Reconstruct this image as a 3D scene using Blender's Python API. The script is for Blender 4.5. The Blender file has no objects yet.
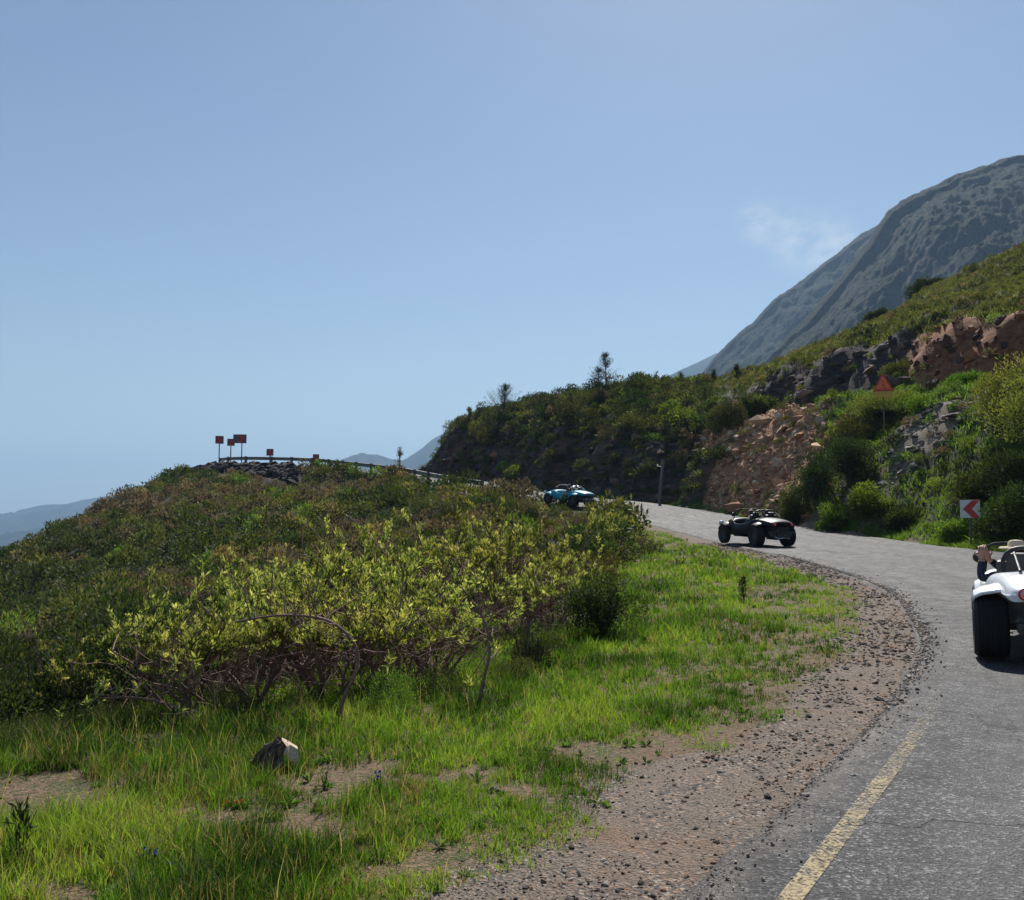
import bpy, bmesh, math, random
import numpy as np
from mathutils import Vector, Matrix

# ------------------------------------------------------------------ camera
SC = bpy.context.scene
COL = SC.collection
R = math.radians
FPX = 880.0
PITCH = math.atan(65 / FPX)
CAMZ = 1.5
cd = bpy.data.cameras.new('camera')
cam = bpy.data.objects.new('camera', cd)
COL.objects.link(cam)
cd.sensor_width = 36
cd.lens = FPX / 1024 * 36
cd.clip_start = 0.05
cd.clip_end = 40000
cam.location = (0, 0, CAMZ)
cam.rotation_euler = (R(90) + PITCH, 0, 0)
SC.camera = cam

# ------------------------------------------------------------------ sky, sun, exposure
SUN_EL, SUN_AZ = R(47), R(14)          # azimuth measured from +Y towards +X
w = bpy.data.worlds.new('World')
SC.world = w
w.use_nodes = True
wt = w.node_tree
wt.nodes.clear()
sky = wt.nodes.new('ShaderNodeTexSky')
sky.sky_type = 'NISHITA'
sky.sun_disc = False
sky.sun_elevation = SUN_EL
sky.sun_rotation = SUN_AZ
sky.altitude = 300
sky.air_density = 1.15
sky.dust_density = 0.35
sky.ozone_density = 1.1
bg = wt.nodes.new('ShaderNodeBackground')
bg.inputs['Strength'].default_value = 0.062
wo = wt.nodes.new('ShaderNodeOutputWorld')
# thin wisps of cloud, fixed to directions in the sky
tc = wt.nodes.new('ShaderNodeTexCoord')
def cloud_patch(px, py, r, prev):
    d = Vector(((px - 512) / FPX, 1, (515 - py) / FPX)).normalized()
    dist = wt.nodes.new('ShaderNodeVectorMath'); dist.operation = 'DISTANCE'
    nrm = wt.nodes.new('ShaderNodeVectorMath'); nrm.operation = 'NORMALIZE'
    wt.links.new(tc.outputs['Generated'], nrm.inputs[0])
    wt.links.new(nrm.outputs[0], dist.inputs[0]); dist.inputs[1].default_value = d
    mr = wt.nodes.new('ShaderNodeMapRange'); mr.interpolation_type = 'SMOOTHSTEP'
    mr.inputs['From Min'].default_value = r; mr.inputs['From Max'].default_value = 0
    wt.links.new(dist.outputs['Value'], mr.inputs['Value'])
    if prev is None: return mr.outputs[0]
    a = wt.nodes.new('ShaderNodeMath'); a.operation = 'MAXIMUM'
    wt.links.new(prev, a.inputs[0]); wt.links.new(mr.outputs[0], a.inputs[1])
    return a.outputs[0]
pm = cloud_patch(765, 216, .035, None)
pm = cloud_patch(832, 240, .05, pm)
pm = cloud_patch(800, 232, .045, pm)
mp = wt.nodes.new('ShaderNodeMapping'); mp.inputs['Scale'].default_value = (22, 22, 40)
mp.inputs['Rotation'].default_value = (0, 0.5, 0)
cn = wt.nodes.new('ShaderNodeTexNoise'); cn.inputs['Scale'].default_value = 1.6; cn.inputs['Detail'].default_value = 8
cn.inputs['Roughness'].default_value = .62
wt.links.new(tc.outputs['Generated'], mp.inputs[0]); wt.links.new(mp.outputs[0], cn.inputs['Vector'])
cr = wt.nodes.new('ShaderNodeMapRange'); cr.inputs['From Min'].default_value = .36; cr.inputs['From Max'].default_value = .66
wt.links.new(cn.outputs['Fac'], cr.inputs['Value'])
cm = wt.nodes.new('ShaderNodeMath'); cm.operation = 'MULTIPLY'
wt.links.new(cr.outputs[0], cm.inputs[0]); wt.links.new(pm, cm.inputs[1])
cm2 = wt.nodes.new('ShaderNodeMath'); cm2.operation = 'MULTIPLY'; cm2.inputs[1].default_value = .6
wt.links.new(cm.outputs[0], cm2.inputs[0])
mx = wt.nodes.new('ShaderNodeMixRGB'); mx.inputs[2].default_value = (9.2, 9.6, 10.2, 1)
wt.links.new(cm2.outputs[0], mx.inputs[0]); wt.links.new(sky.outputs[0], mx.inputs[1])
wt.links.new(mx.outputs[0], bg.inputs['Color']); wt.links.new(bg.outputs[0], wo.inputs[0])

sl = bpy.data.lights.new('sun', 'SUN')
sl.energy = 5.0
sl.angle = R(0.5)
sl.color = (1, .955, .88)
sun = bpy.data.objects.new('sun', sl)
COL.objects.link(sun)
sdir = Vector((math.cos(SUN_EL) * math.sin(SUN_AZ), math.cos(SUN_EL) * math.cos(SUN_AZ), math.sin(SUN_EL)))
sun.rotation_euler = sdir.to_track_quat('Z', 'Y').to_euler()
SC.view_settings.view_transform = 'Standard'
SC.view_settings.look = 'None'
SC.view_settings.exposure = 0.55
SC.view_settings.gamma = 1
SC.cycles.use_denoising = True
SC.cycles.max_bounces = 6
SC.cycles.diffuse_bounces = 3
SC.cycles.glossy_bounces = 2
SC.cycles.transmission_bounces = 3
SC.cycles.transparent_max_bounces = 6
SC.cycles.volume_bounces = 0
SC.cycles.caustics_reflective = False
SC.cycles.caustics_refractive = False

rng = np.random.default_rng(7)
random.seed(7)

# ------------------------------------------------------------------ helpers
def P(px, py, Y):
    dx = (px - 512) / FPX; dy = (450 - py) / FPX
    f = math.cos(PITCH) - dy * math.sin(PITCH)
    u = math.sin(PITCH) + dy * math.cos(PITCH)
    s = Y / f
    return np.array((dx * s, Y, CAMZ + u * s))

_tab = np.random.default_rng(99).random((256, 256))
def vn(x, y, s=1.0, seed=0):
    """value noise -1..1"""
    x = np.asarray(x, float) / s + seed * 17.3; y = np.asarray(y, float) / s + seed * 7.9
    xi = np.floor(x).astype(int); yi = np.floor(y).astype(int)
    fx = x - xi; fy = y - yi
    fx = fx * fx * (3 - 2 * fx); fy = fy * fy * (3 - 2 * fy)
    a = _tab[xi & 255, yi & 255]; b = _tab[(xi + 1) & 255, yi & 255]
    c = _tab[xi & 255, (yi + 1) & 255]; d = _tab[(xi + 1) & 255, (yi + 1) & 255]
    return 2 * ((a * (1 - fx) + b * fx) * (1 - fy) + (c * (1 - fx) + d * fx) * fy) - 1
def fbm(x, y, s, o=4, seed=0, g=.5):
    t = 0; a = 1; n = 0
    for i in range(o):
        t = t + a * vn(x, y, s / 2 ** i, seed + i * 3); n += a; a *= g
    return t / n
def ss(x, a, b):
    t = np.clip((x - a) / (b - a), 0, 1); return t * t * (3 - 2 * t)

def np_mesh(name, verts, faces_flat, nper, attrs=None, smooth=False):
    """fast mesh: faces_flat = flat vertex indices, nper = verts per face (int)"""
    me = bpy.data.meshes.new(name)
    verts = np.ascontiguousarray(verts, np.float32); ff = np.ascontiguousarray(faces_flat, np.int32).ravel()
    nf = len(ff) // nper
    me.vertices.add(len(verts)); me.vertices.foreach_set('co', verts.ravel())
    me.loops.add(len(ff)); me.loops.foreach_set('vertex_index', ff)
    me.polygons.add(nf)
    me.polygons.foreach_set('loop_start', np.arange(nf, dtype=np.int32) * nper)
    me.update(calc_edges=True)
    me.polygons.foreach_set('use_smooth', np.full(nf, bool(smooth)))
    for k, v in (attrs or {}).items():
        v = np.asarray(v, np.float32)
        if v.ndim == 1:
            a = me.attributes.new(k, 'FLOAT', 'POINT'); a.data.foreach_set('value', v)
        else:
            a = me.attributes.new(k, 'FLOAT_COLOR', 'POINT')
            v4 = np.ones((len(v), 4), np.float32); v4[:, :v.shape[1]] = v
            a.data.foreach_set('color', v4.ravel())
    return me

def link(name, me, mat=None, parent=None, label=None, cat=None, group=None, kind=None, loc=None):
    o = bpy.data.objects.new(name, me)
    COL.objects.link(o)
    if mat is not None and me is not None and len(me.materials) == 0:
        me.materials.append(mat)
    if parent is not None: o.parent = parent
    if label: o['label'] = label
    if cat: o['category'] = cat
    if group: o['group'] = group
    if kind: o['kind'] = kind
    if loc is not None: o.location = loc
    return o
def thing(name, label, cat, loc=(0, 0, 0), rotz=0, group=None):
    o = link(name, None, None, None, label, cat, group, None, loc)
    o.rotation_euler = (0, 0, rotz)
    o.empty_display_size = .2
    return o
def copy_tree(src, loc, rotz, scale=1, label=None, group=None):
    r = src.copy(); COL.objects.link(r); r.parent = None
    r.location = loc; r.rotation_euler = (0, 0, rotz); r.scale = (scale,) * 3 if not isinstance(scale, tuple) else scale
    if label: r['label'] = label
    if group: r['group'] = group
    for ch in src.children:
        c = ch.copy(); COL.objects.link(c); c.parent = r
        for g in ch.children:
            d = g.copy(); COL.objects.link(d); d.parent = c
    return r

# ------------------------------------------------------------------ node material helpers
class NM:
    def __init__(s, name):
        s.m = bpy.data.materials.new(name); s.m.use_nodes = True
        s.t = s.m.node_tree; s.t.nodes.clear()
        s.out = s.n('ShaderNodeOutputMaterial')
    def n(s, typ, **kw):
        nd = s.t.nodes.new(typ)
        for k, v in kw.items():
            setattr(nd, k, v)
        return nd
    def l(s, a, b): s.t.links.new(a, b)
    def noise(s, scale, detail=4, rough=.55, vec=None, dist=0):
        nd = s.n('ShaderNodeTexNoise'); nd.inputs['Scale'].default_value = scale
        nd.inputs['Detail'].default_value = detail; nd.inputs['Roughness'].default_value = rough
        nd.inputs['Distortion'].default_value = dist
        if vec is not None: s.l(vec, nd.inputs['Vector'])
        return nd.outputs['Fac']
    def ramp(s, fac, stops):
        r = s.n('ShaderNodeValToRGB'); e = r.color_ramp.elements
        while len(e) < len(stops): e.new(.5)
        for i, (p, c) in enumerate(stops):
            e[i].position = p; e[i].color = (*c, 1) if len(c) == 3 else c
        s.l(fac, r.inputs[0]); return r.outputs[0]
    def mix(s, fac, a, b, typ='MIX'):
        m = s.n('ShaderNodeMixRGB'); m.blend_type = typ
        for i, v in enumerate((fac, a, b)):
            if isinstance(v, (int, float)): m.inputs[i].default_value = v if i == 0 else (v, v, v, 1)
            elif isinstance(v, tuple): m.inputs[i].default_value = (*v, 1) if len(v) == 3 else v
            else: s.l(v, m.inputs[i])
        return m.outputs[0]
    def math(s, op, a, b=0.0, clamp=False):
        m = s.n('ShaderNodeMath'); m.operation = op; m.use_clamp = clamp
        for i, v in enumerate((a, b)):
            if isinstance(v, (int, float)): m.inputs[i].default_value = v
            else: s.l(v, m.inputs[i])
        return m.outputs[0]
    def mr(s, v, a, b, c=0.0, d=1.0):
        m = s.n('ShaderNodeMapRange'); m.interpolation_type = 'SMOOTHSTEP'
        m.inputs['From Min'].default_value = a; m.inputs['From Max'].default_value = b
        m.inputs['To Min'].default_value = c; m.inputs['To Max'].default_value = d
        s.l(v, m.inputs['Value']); return m.outputs[0]
    def attr(s, name, out='Fac'):
        a = s.n('ShaderNodeAttribute'); a.attribute_name = name; return a.outputs[out]
    def bsdf(s, color, rough=.7, metal=0, spec=.5, normal=None, **kw):
        b = s.n('ShaderNodeBsdfPrincipled')
        if isinstance(color, tuple): b.inputs['Base Color'].default_value = (*color[:3], 1)
        else: s.l(color, b.inputs['Base Color'])
        if isinstance(rough, (int, float)): b.inputs['Roughness'].default_value = rough
        else: s.l(rough, b.inputs['Roughness'])
        b.inputs['Metallic'].default_value = metal
        b.inputs['Specular IOR Level'].default_value = spec
        if normal is not None: s.l(normal, b.inputs['Normal'])
        for k, v in kw.items(): b.inputs[k.replace('_', ' ')].default_value = v
        return b.outputs[0]
    def bump(s, h, strength=.5, dist=.05):
        b = s.n('ShaderNodeBump'); b.inputs['Strength'].default_value = strength
        b.inputs['Distance'].default_value = dist; s.l(h, b.inputs['Height']); return b.outputs[0]
    def end(s, sh): s.l(sh, s.out.inputs['Surface']); return s.m

def simple(name, color, rough=.6, metal=0, spec=.5, var=.15, scale=20, **kw):
    m = NM(name); tcn = m.n('ShaderNodeTexCoord')
    nz = m.noise(scale, 4, .6, tcn.outputs['Object'])
    dark = tuple(c * (1 - var) for c in color); lite = tuple(min(1, c * (1 + var)) for c in color)
    c = m.ramp(nz, [(.3, dark), (.7, lite)])
    rr = m.mr(nz, .3, .7, rough * .9, min(1, rough * 1.12))
    return m.end(m.bsdf(c, rr, metal, spec, **kw))

# ------------------------------------------------------------------ road course (left edge seen uphill) x, y, z
LP = np.array([
    (-14, -19, -.5), (-8, -10, -.2), (-4.6, -5, -.05), (-1.55, 0, 0), (.66, 3.4, 0), (2.6, 6.4, 0), (4.5, 9.7, .02), (5.6, 12.3, .04), (6.9, 16.2, .14),
    (7.7, 21, .2), (7.9, 25, .31), (7.85, 28, .4), (7.75, 31, .46), (7.5, 36.5, .68), (7.1, 39, .85), (6.6, 43, 1.12), (5.7, 47, 1.42),
    (4.9, 49.5, 1.8), (2.6, 54, 2.35), (0, 58.5, 2.7), (-1.5, 61.8, 2.98), (-5.2, 68, 3.75), (-9.3, 75.3, 4.7), (-15.7, 84, 5.75),
    (-19.5, 88, 6.25), (-24, 90.7, 6.55), (-28.5, 92.6, 6.7), (-31.5, 96.5, 6.8), (-33, 103, 6.9), (-34, 114, 7.0), (-36, 135, 7.0)], float)
def catmull(pts, step):
    out = []
    n = len(pts)
    for i in range(n - 1):
        p0 = pts[max(i - 1, 0)]; p1 = pts[i]; p2 = pts[i + 1]; p3 = pts[min(i + 2, n - 1)]
        k = max(2, int(np.linalg.norm(p2 - p1) / step))
        for j in range(k):
            t = j / k
            out.append(.5 * ((2 * p1) + (-p0 + p2) * t + (2 * p0 - 5 * p1 + 4 * p2 - p3) * t * t + (-p0 + 3 * p1 - 3 * p2 + p3) * t ** 3))
    out.append(pts[-1])
    return np.array(out)
ROAD = catmull(LP, .25)
_t = np.gradient(ROAD[:, :2], axis=0)
for _ in range(6):
    _t[1:-1] = (_t[:-2] + 2 * _t[1:-1] + _t[2:]) / 4
_t /= np.linalg.norm(_t, axis=1)[:, None]
RT = _t
RN = np.stack([_t[:, 1], -_t[:, 0]], 1)           # to the right of travel
RS = np.concatenate([[0], np.cumsum(np.linalg.norm(np.diff(ROAD[:, :2], axis=0), axis=1))])
RW = np.interp(ROAD[:, 1], [0, 10, 16, 45, 60, 80], [6.6, 6.8, 7.0, 7.0, 6.6, 6.0])

def road_dist(x, y):
    """signed distance to left road edge (+ = to the right, onto the road), road z and width at the nearest point"""
    x = np.asarray(x, float).ravel(); y = np.asarray(y, float).ravel()
    d = np.empty(len(x)); zz = np.empty(len(x)); ww = np.empty(len(x))
    cx = ROAD[::2, 0] + RN[::2, 0] * RW[::2] / 2; cy = ROAD[::2, 1] + RN[::2, 1] * RW[::2] / 2
    nx, ny = RN[::2, 0], RN[::2, 1]; z0 = ROAD[::2, 2]; w0 = RW[::2]
    for a in range(0, len(x), 20000):
        dx = x[a:a + 20000, None] - cx[None]; dy = y[a:a + 20000, None] - cy[None]
        r2 = dx * dx + dy * dy
        i = r2.argmin(1); k = np.arange(len(i))
        side = np.sign(dx[k, i] * nx[i] + dy[k, i] * ny[i])
        rr = np.sqrt(r2[k, i]) * side
        d[a:a + 20000] = rr + w0[i] / 2; zz[a:a + 20000] = z0[i]; ww[a:a + 20000] = w0[i]
    return d, zz, ww

# ------------------------------------------------------------------ terrain control points
cp = []
def pp(px, py, Y, dz=0):
    q = P(px, py, Y); q[2] += dz; cp.append(tuple(q))
for i in range(0, len(ROAD), 14):
    if i > len(ROAD) - 4: break
    x, y, z = ROAD[i]; nx, ny = RN[i]; W = RW[i]
    cp.append((x + nx * W * .5, y + ny * W * .5, z))
    cp.append((x + nx * (W + 1.0), y + ny * (W + 1.0), z + .03))
    cp.append((x - nx * 1.2, y - ny * 1.2, z - .06))
# left grass and gully
for q in [(-2, 3.4, -.08), (-4, 3, -.2), (-3, 7, -.22), (-6, 4.5, -.5), (0, 10, -.1), (-2, 10, -.35), (-5, 10, -.9), (-8.5, 10, -1.9), (-6, 7, -.75),
          (0, 14, -.1), (-4.5, 14, -.9), (-9, 13, -2.3), (-10, 20, -2.6), (-3, 20, -.55), (2, 20, 0), (0, 30, .1), (-5, 30, -.7), (2.2, 35, .6),
          (4, 24, .22), (4, 14, .08), (5.7, 34, .55), (4.5, 40, .85), (-1.6, 6, -.1), (-5, 0, -.25), (-9, 3, -1.4), (-4.3, 5.5, -.3),
          (-8, -6, -.6), (-14, 0, -3.5), (-14, -10, -2), (-22, 10, -8), (-30, 0, -14), (-60, 0, -35), (-45, 40, -16), (-30, 30, -8), (-20, 18, -5.5),
          (-80, 60, -40), (-55, 65, -13), (-120, 20, -70), (-120, 120, -60), (-60, 85, -6), (-60, 115, -12),
          (-50, 130, -14), (-22, 125, 2), (-8, 112, 3), (-20, 105, 4), (-44, 106, -1), (-48, 92, -.5), (-38, 92, 3.6)]:
    cp.append(q)
for px, py, Y, dz in [(500, 503, 48, -.8), (400, 500, 55, -.8), (300, 490, 65, -.9), (200, 480, 75, -.9), (200, 520, 55, -1), (200, 560, 40, -1), (100, 520, 62, -1),
                      (100, 560, 45, -1), (100, 620, 25, -1), (0, 575, 50, -1), (0, 620, 30, -1), (0, 700, 15, -.8), (300, 540, 42, -1), (400, 540, 35, -1),
                      (200, 467, 86, -.6), (160, 478, 85, -.8), (110, 500, 80, -.8), (55, 528, 73, -.8), (0, 552, 66, -.8), (-80, 600, 58, -.8), (-200, 680, 50, -1),
                      (60, 575, 85, -3), (-60, 640, 80, -3), (250, 477, 86, 0), (300, 484, 80, -.3), (360, 487, 76, -.7), (430, 493, 66, -.5), (215, 475, 85, 0)]:
    pp(px, py, Y, dz)
# rock hill and road cutting on the right
cut = {
    450: [(440, 85.2), (428, 87), (428, 93), (428, 105), (450, 125)],
    500: [(448, 79.2), (424, 84), (417, 92), (424, 110)],
    550: [(448, 71.6), (424, 76), (405, 85), (412, 105)],
    600: [(446, 66), (418, 71), (395, 80), (405, 100)],
    650: [(450, 60.5), (418, 66), (390, 76), (400, 100)],
    700: [(468, 55.5), (425, 61), (395, 72), (400, 95)],
    740: [(472, 52), (432, 57), (405, 63), (384, 73), (392, 95)],
    780: [(490, 46.5), (450, 51), (412, 56), (400, 60), (372, 61.6), (369, 70), (380, 95)],
    830: [(485, 42), (432, 48), (407, 51), (400, 56), (359, 57.3), (349, 66), (360, 95)],
    880: [(495, 38.3), (442, 43), (402, 47), (394, 52), (352, 53.4), (334, 64), (322, 80), (335, 110)],
    940: [(505, 34.4), (452, 38.5), (405, 42), (395, 47), (340, 48.6), (310, 60), (287, 79), (300, 110)],
    1000: [(500, 31.8), (442, 34.5), (395, 38), (383, 43), (330, 44.6), (290, 56), (261, 76), (275, 110)],
    1080: [(500, 28), (440, 30.5), (390, 34), (370, 39), (315, 42), (270, 54), (220, 76), (240, 110)],
    1200: [(500, 24), (430, 26.5), (380, 30), (350, 35), (290, 38), (240, 50), (170, 76), (190, 110)],
}
for px, l in cut.items():
    for py, Y in l: pp(px, py, Y)
for px, py, Y in [(430, 476, 95), (440, 474, 91.5), (436, 478, 104), (415, 476, 100), (446, 474, 90)]: pp(px, py, Y)
for q in [(22, 16, 3.5), (20, 8, 2.5), (14, 0, 1.5), (30, 16, 9), (40, 5, 14), (20, -15, 4), (8, -15, 1.2), (60, 20, 28), (110, 60, 62), (90, 110, 45), (55, 130, 22),
          (25, 130, 12), (130, 10, 60), (60, -20, 25), (-5, -20, 0), (-20, -25, -3), (10, 140, 4), (-40, -30, -12)]:
    cp.append(q)
CP = np.array(cp)
def _phi(r2): return -np.sqrt(r2 + 1.0)
def _dummy(): pass
def solve_tps(C):
    n = len(C); d2 = ((C[:, None, :2] - C[None, :, :2]) ** 2).sum(2)
    A = np.zeros((n + 3, n + 3)); A[:n, :n] = _phi(d2) + np.eye(n) * .12
    A[:n, n] = 1; A[:n, n + 1:] = C[:, :2]; A[n, :n] = 1; A[n + 1:, :n] = C[:, :2].T
    b = np.zeros(n + 3); b[:n] = C[:, 2]
    return np.linalg.solve(A, b)
_w = solve_tps(CP)
def tps(x, y):
    n = len(CP); out = np.empty(len(x))
    for a in range(0, len(x), 20000):
        xs = x[a:a + 20000]; ys = y[a:a + 20000]
        r2 = (xs[:, None] - CP[None, :, 0]) ** 2 + (ys[:, None] - CP[None, :, 1]) ** 2
        out[a:a + 20000] = _phi(r2) @ _w[:n] + _w[n] + _w[n + 1] * xs + _w[n + 2] * ys
    return out

def axis(segs):
    out = [segs[0][0]]
    for a, b, st in segs:
        k = max(1, int(round((b - a) / st))); out += list(a + (b - a) * np.arange(1, k + 1) / k)
    return np.array(out)
GX = axis([(-9000, -1500, 1500), (-1500, -300, 200), (-300, -80, 20), (-80, -40, 1.2), (-40, -6, .4), (-6, 9, .12), (9, 50, .3), (50, 80, 1.2), (80, 300, 20), (300, 1500, 200), (1500, 9000, 1500)])
GY = axis([(-3000, -300, 300), (-300, -30, 20), (-30, 1, 1), (1, 14, .12), (14, 30, .22), (30, 92, .3), (92, 130, 1), (130, 300, 15), (300, 1500, 150), (1500, 12000, 1200)])

# zone helpers work in world x, y : picture column of a ground point is known from its bearing
def bearing_px(x, y): return 512 + FPX * x / np.maximum(y, .5)

def zones(x, y, slope=None):
    d, rz, rw = road_dist(x, y)
    px = bearing_px(x, y)
    over = d - rw                                        # metres beyond the right-hand road edge
    n1 = fbm(x, y, 3.0, 3, 5); n2 = fbm(x, y, 1.1, 3, 9)
    left = -d
    gravel = (1 - ss(left + .5 * n1 + .45 * n2, .45, 1.15)) * (y < 62) * np.where(left < -.5, 1 - ss(over + .3 * n2, .05, .5), 1)
    # red-orange landslide
    red = ss(px + 26 * n1 - over * 1.2, 694, 722) * (1 - ss(px + 45 * n1 + 14 * n2 - over * 2, 788, 825)) * ss(over, -.2, .6) * (1 - ss(over + 1.6 * n1, 8.6, 10.2)) * (y > 35)
    upred = ss(px + 50 * n1, 880, 930) * ss(over + n1, 9.2, 10) * (1 - ss(over + n1, 12.6, 13.6)) * (y > 20)
    rc_ = px - (852 + (over - 1.5) * 26) + 30 * n1
    rub = ss(rc_, -38, -12) * (1 - ss(rc_, 8, 28)) * ss(over, .8, 2) * (1 - ss(over, 7.6, 9)) * (y > 20)
    return dict(d=d, rz=rz, rw=rw, px=px, over=over, left=left, gravel=gravel, red=red, upred=upred, rub=rub, n1=n1, n2=n2)

def height(x, y):
    x = np.asarray(x, float).ravel(); y = np.asarray(y, float).ravel()
    z = tps(x, y)
    far = np.maximum(np.maximum(np.abs(x) - 120, 0), np.maximum(y - 130, 0)); far = np.maximum(far, np.maximum(-y - 30, 0))
    f = ss(far, 0, 160)
    z = z * (1 - f) + (-60 - np.minimum(far, 900) * .14) * f
    Z = zones(x, y)
    hill = ss(Z['over'], .6, 5) * (y < 140)
    valley = ss(Z['left'], 2.5, 8)
    # rough ground, terraces in the cutting faces
    z = z + hill * (fbm(x, y, 5, 4, 2) * .85 + fbm(x, y, 1.3, 3, 12) * .42)
    z = z + hill * fbm(x, y, .8, 2, 15) * .16
    z = z + hill * np.maximum(Z['red'], .25) * (np.abs(fbm(x, y, 2.2, 4, 31)) * 1.0 - .25)
    z = z + valley * fbm(x, y, 6, 4, 21) * .5
    z = z + ss(Z['left'], .2, 1.5) * (1 - valley) * (fbm(x, y, 1.5, 4, 41) * .045)
    near_r = (Z['d'] > -1.0) & (Z['over'] < 1.0)
    on = (1 - ss(Z['left'], -.3, .9)) * (1 - ss(Z['over'], -.3, .9))
    z = z * (1 - on) + (Z['rz'] - .05) * on
    z = z + (1 - ss(np.abs(Z['left'] - .8), 0, .9)) * (fbm(x, y, .5, 3, 44) * .012 - .01)
    z = z - (1 - ss(Z['left'], -.25, -.02)) * (1 - ss(Z['over'], -.25, -.02)) * .12 * (far < 1)
    return z, Z

XX, YY = np.meshgrid(GX, GY)
GZ, GZN = height(XX, YY)
GZ2 = GZ.reshape(XX.shape)
def H(x, y):
    """ground height by bilinear look-up"""
    x = np.atleast_1d(np.asarray(x, float)); y = np.atleast_1d(np.asarray(y, float))
    i = np.clip(np.searchsorted(GX, x) - 1, 0, len(GX) - 2); j = np.clip(np.searchsorted(GY, y) - 1, 0, len(GY) - 2)
    u = (x - GX[i]) / (GX[i + 1] - GX[i]); v = (y - GY[j]) / (GY[j + 1] - GY[j])
    return (GZ2[j, i] * (1 - u) + GZ2[j, i + 1] * u) * (1 - v) + (GZ2[j + 1, i] * (1 - u) + GZ2[j + 1, i + 1] * u) * v
def h1(x, y): return float(H(x, y)[0])
def hit(px, py, y0=2.5, y1=110):
    """where the sight line through a picture point meets the ground"""
    Ys = np.geomspace(y0, y1, 1500); q = np.array([P(px, py, Y) for Y in Ys]); below = q[:, 2] < H(q[:, 0], q[:, 1])
    return float(Ys[int(np.argmax(below))])
nx_, ny_ = len(GX), len(GY)
idx = np.arange(nx_ * ny_).reshape(ny_, nx_)
F = np.stack([idx[:-1, :-1], idx[:-1, 1:], idx[1:, 1:], idx[1:, :-1]], -1).reshape(-1, 4)
gzx = np.gradient(GZ2, axis=1) / np.gradient(GX)[None, :]; gzy = np.gradient(GZ2, axis=0) / np.gradient(GY)[:, None]
SLOPE = np.hypot(gzx, gzy)
hillface = ss(GZN['over'], .5, 1.2) * (1 - ss(GZN['over'] + .8 * GZN['n1'], 3.6, 5)) * (GZN['px'] < 715) * (YY.ravel() > 40)
cliffband = np.maximum(hillface, 1.0 * ss(GZN['over'], 9.4, 10.2) * (1 - ss(GZN['over'] + GZN['n1'], 12.3, 13.2)) * (GZN['px'] > 735) * (YY.ravel() > 20))
bank = (GZN['px'] > 800) & (GZN['over'] < 9.3) & (YY.ravel() > 8)
rock = np.maximum(cliffband, ~bank * ss(SLOPE.ravel() + .25 * GZN['n2'], 1.15, 1.7) * ss(GZN['over'], .5, 1.5))
# retaining rock under the far hairpin
rock = np.maximum(rock, ss(-GZN['d'], .8, 1.6) * (1 - ss(-GZN['d'], 7, 9)) * (GZN['px'] > 185) * (GZN['px'] < 300) * (YY.ravel() > 76))
rock = rock * (1 - GZN['red'])
mask = np.stack([GZN['gravel'], rock, np.maximum(GZN['red'], GZN['upred'] * .9)], 1)
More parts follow.
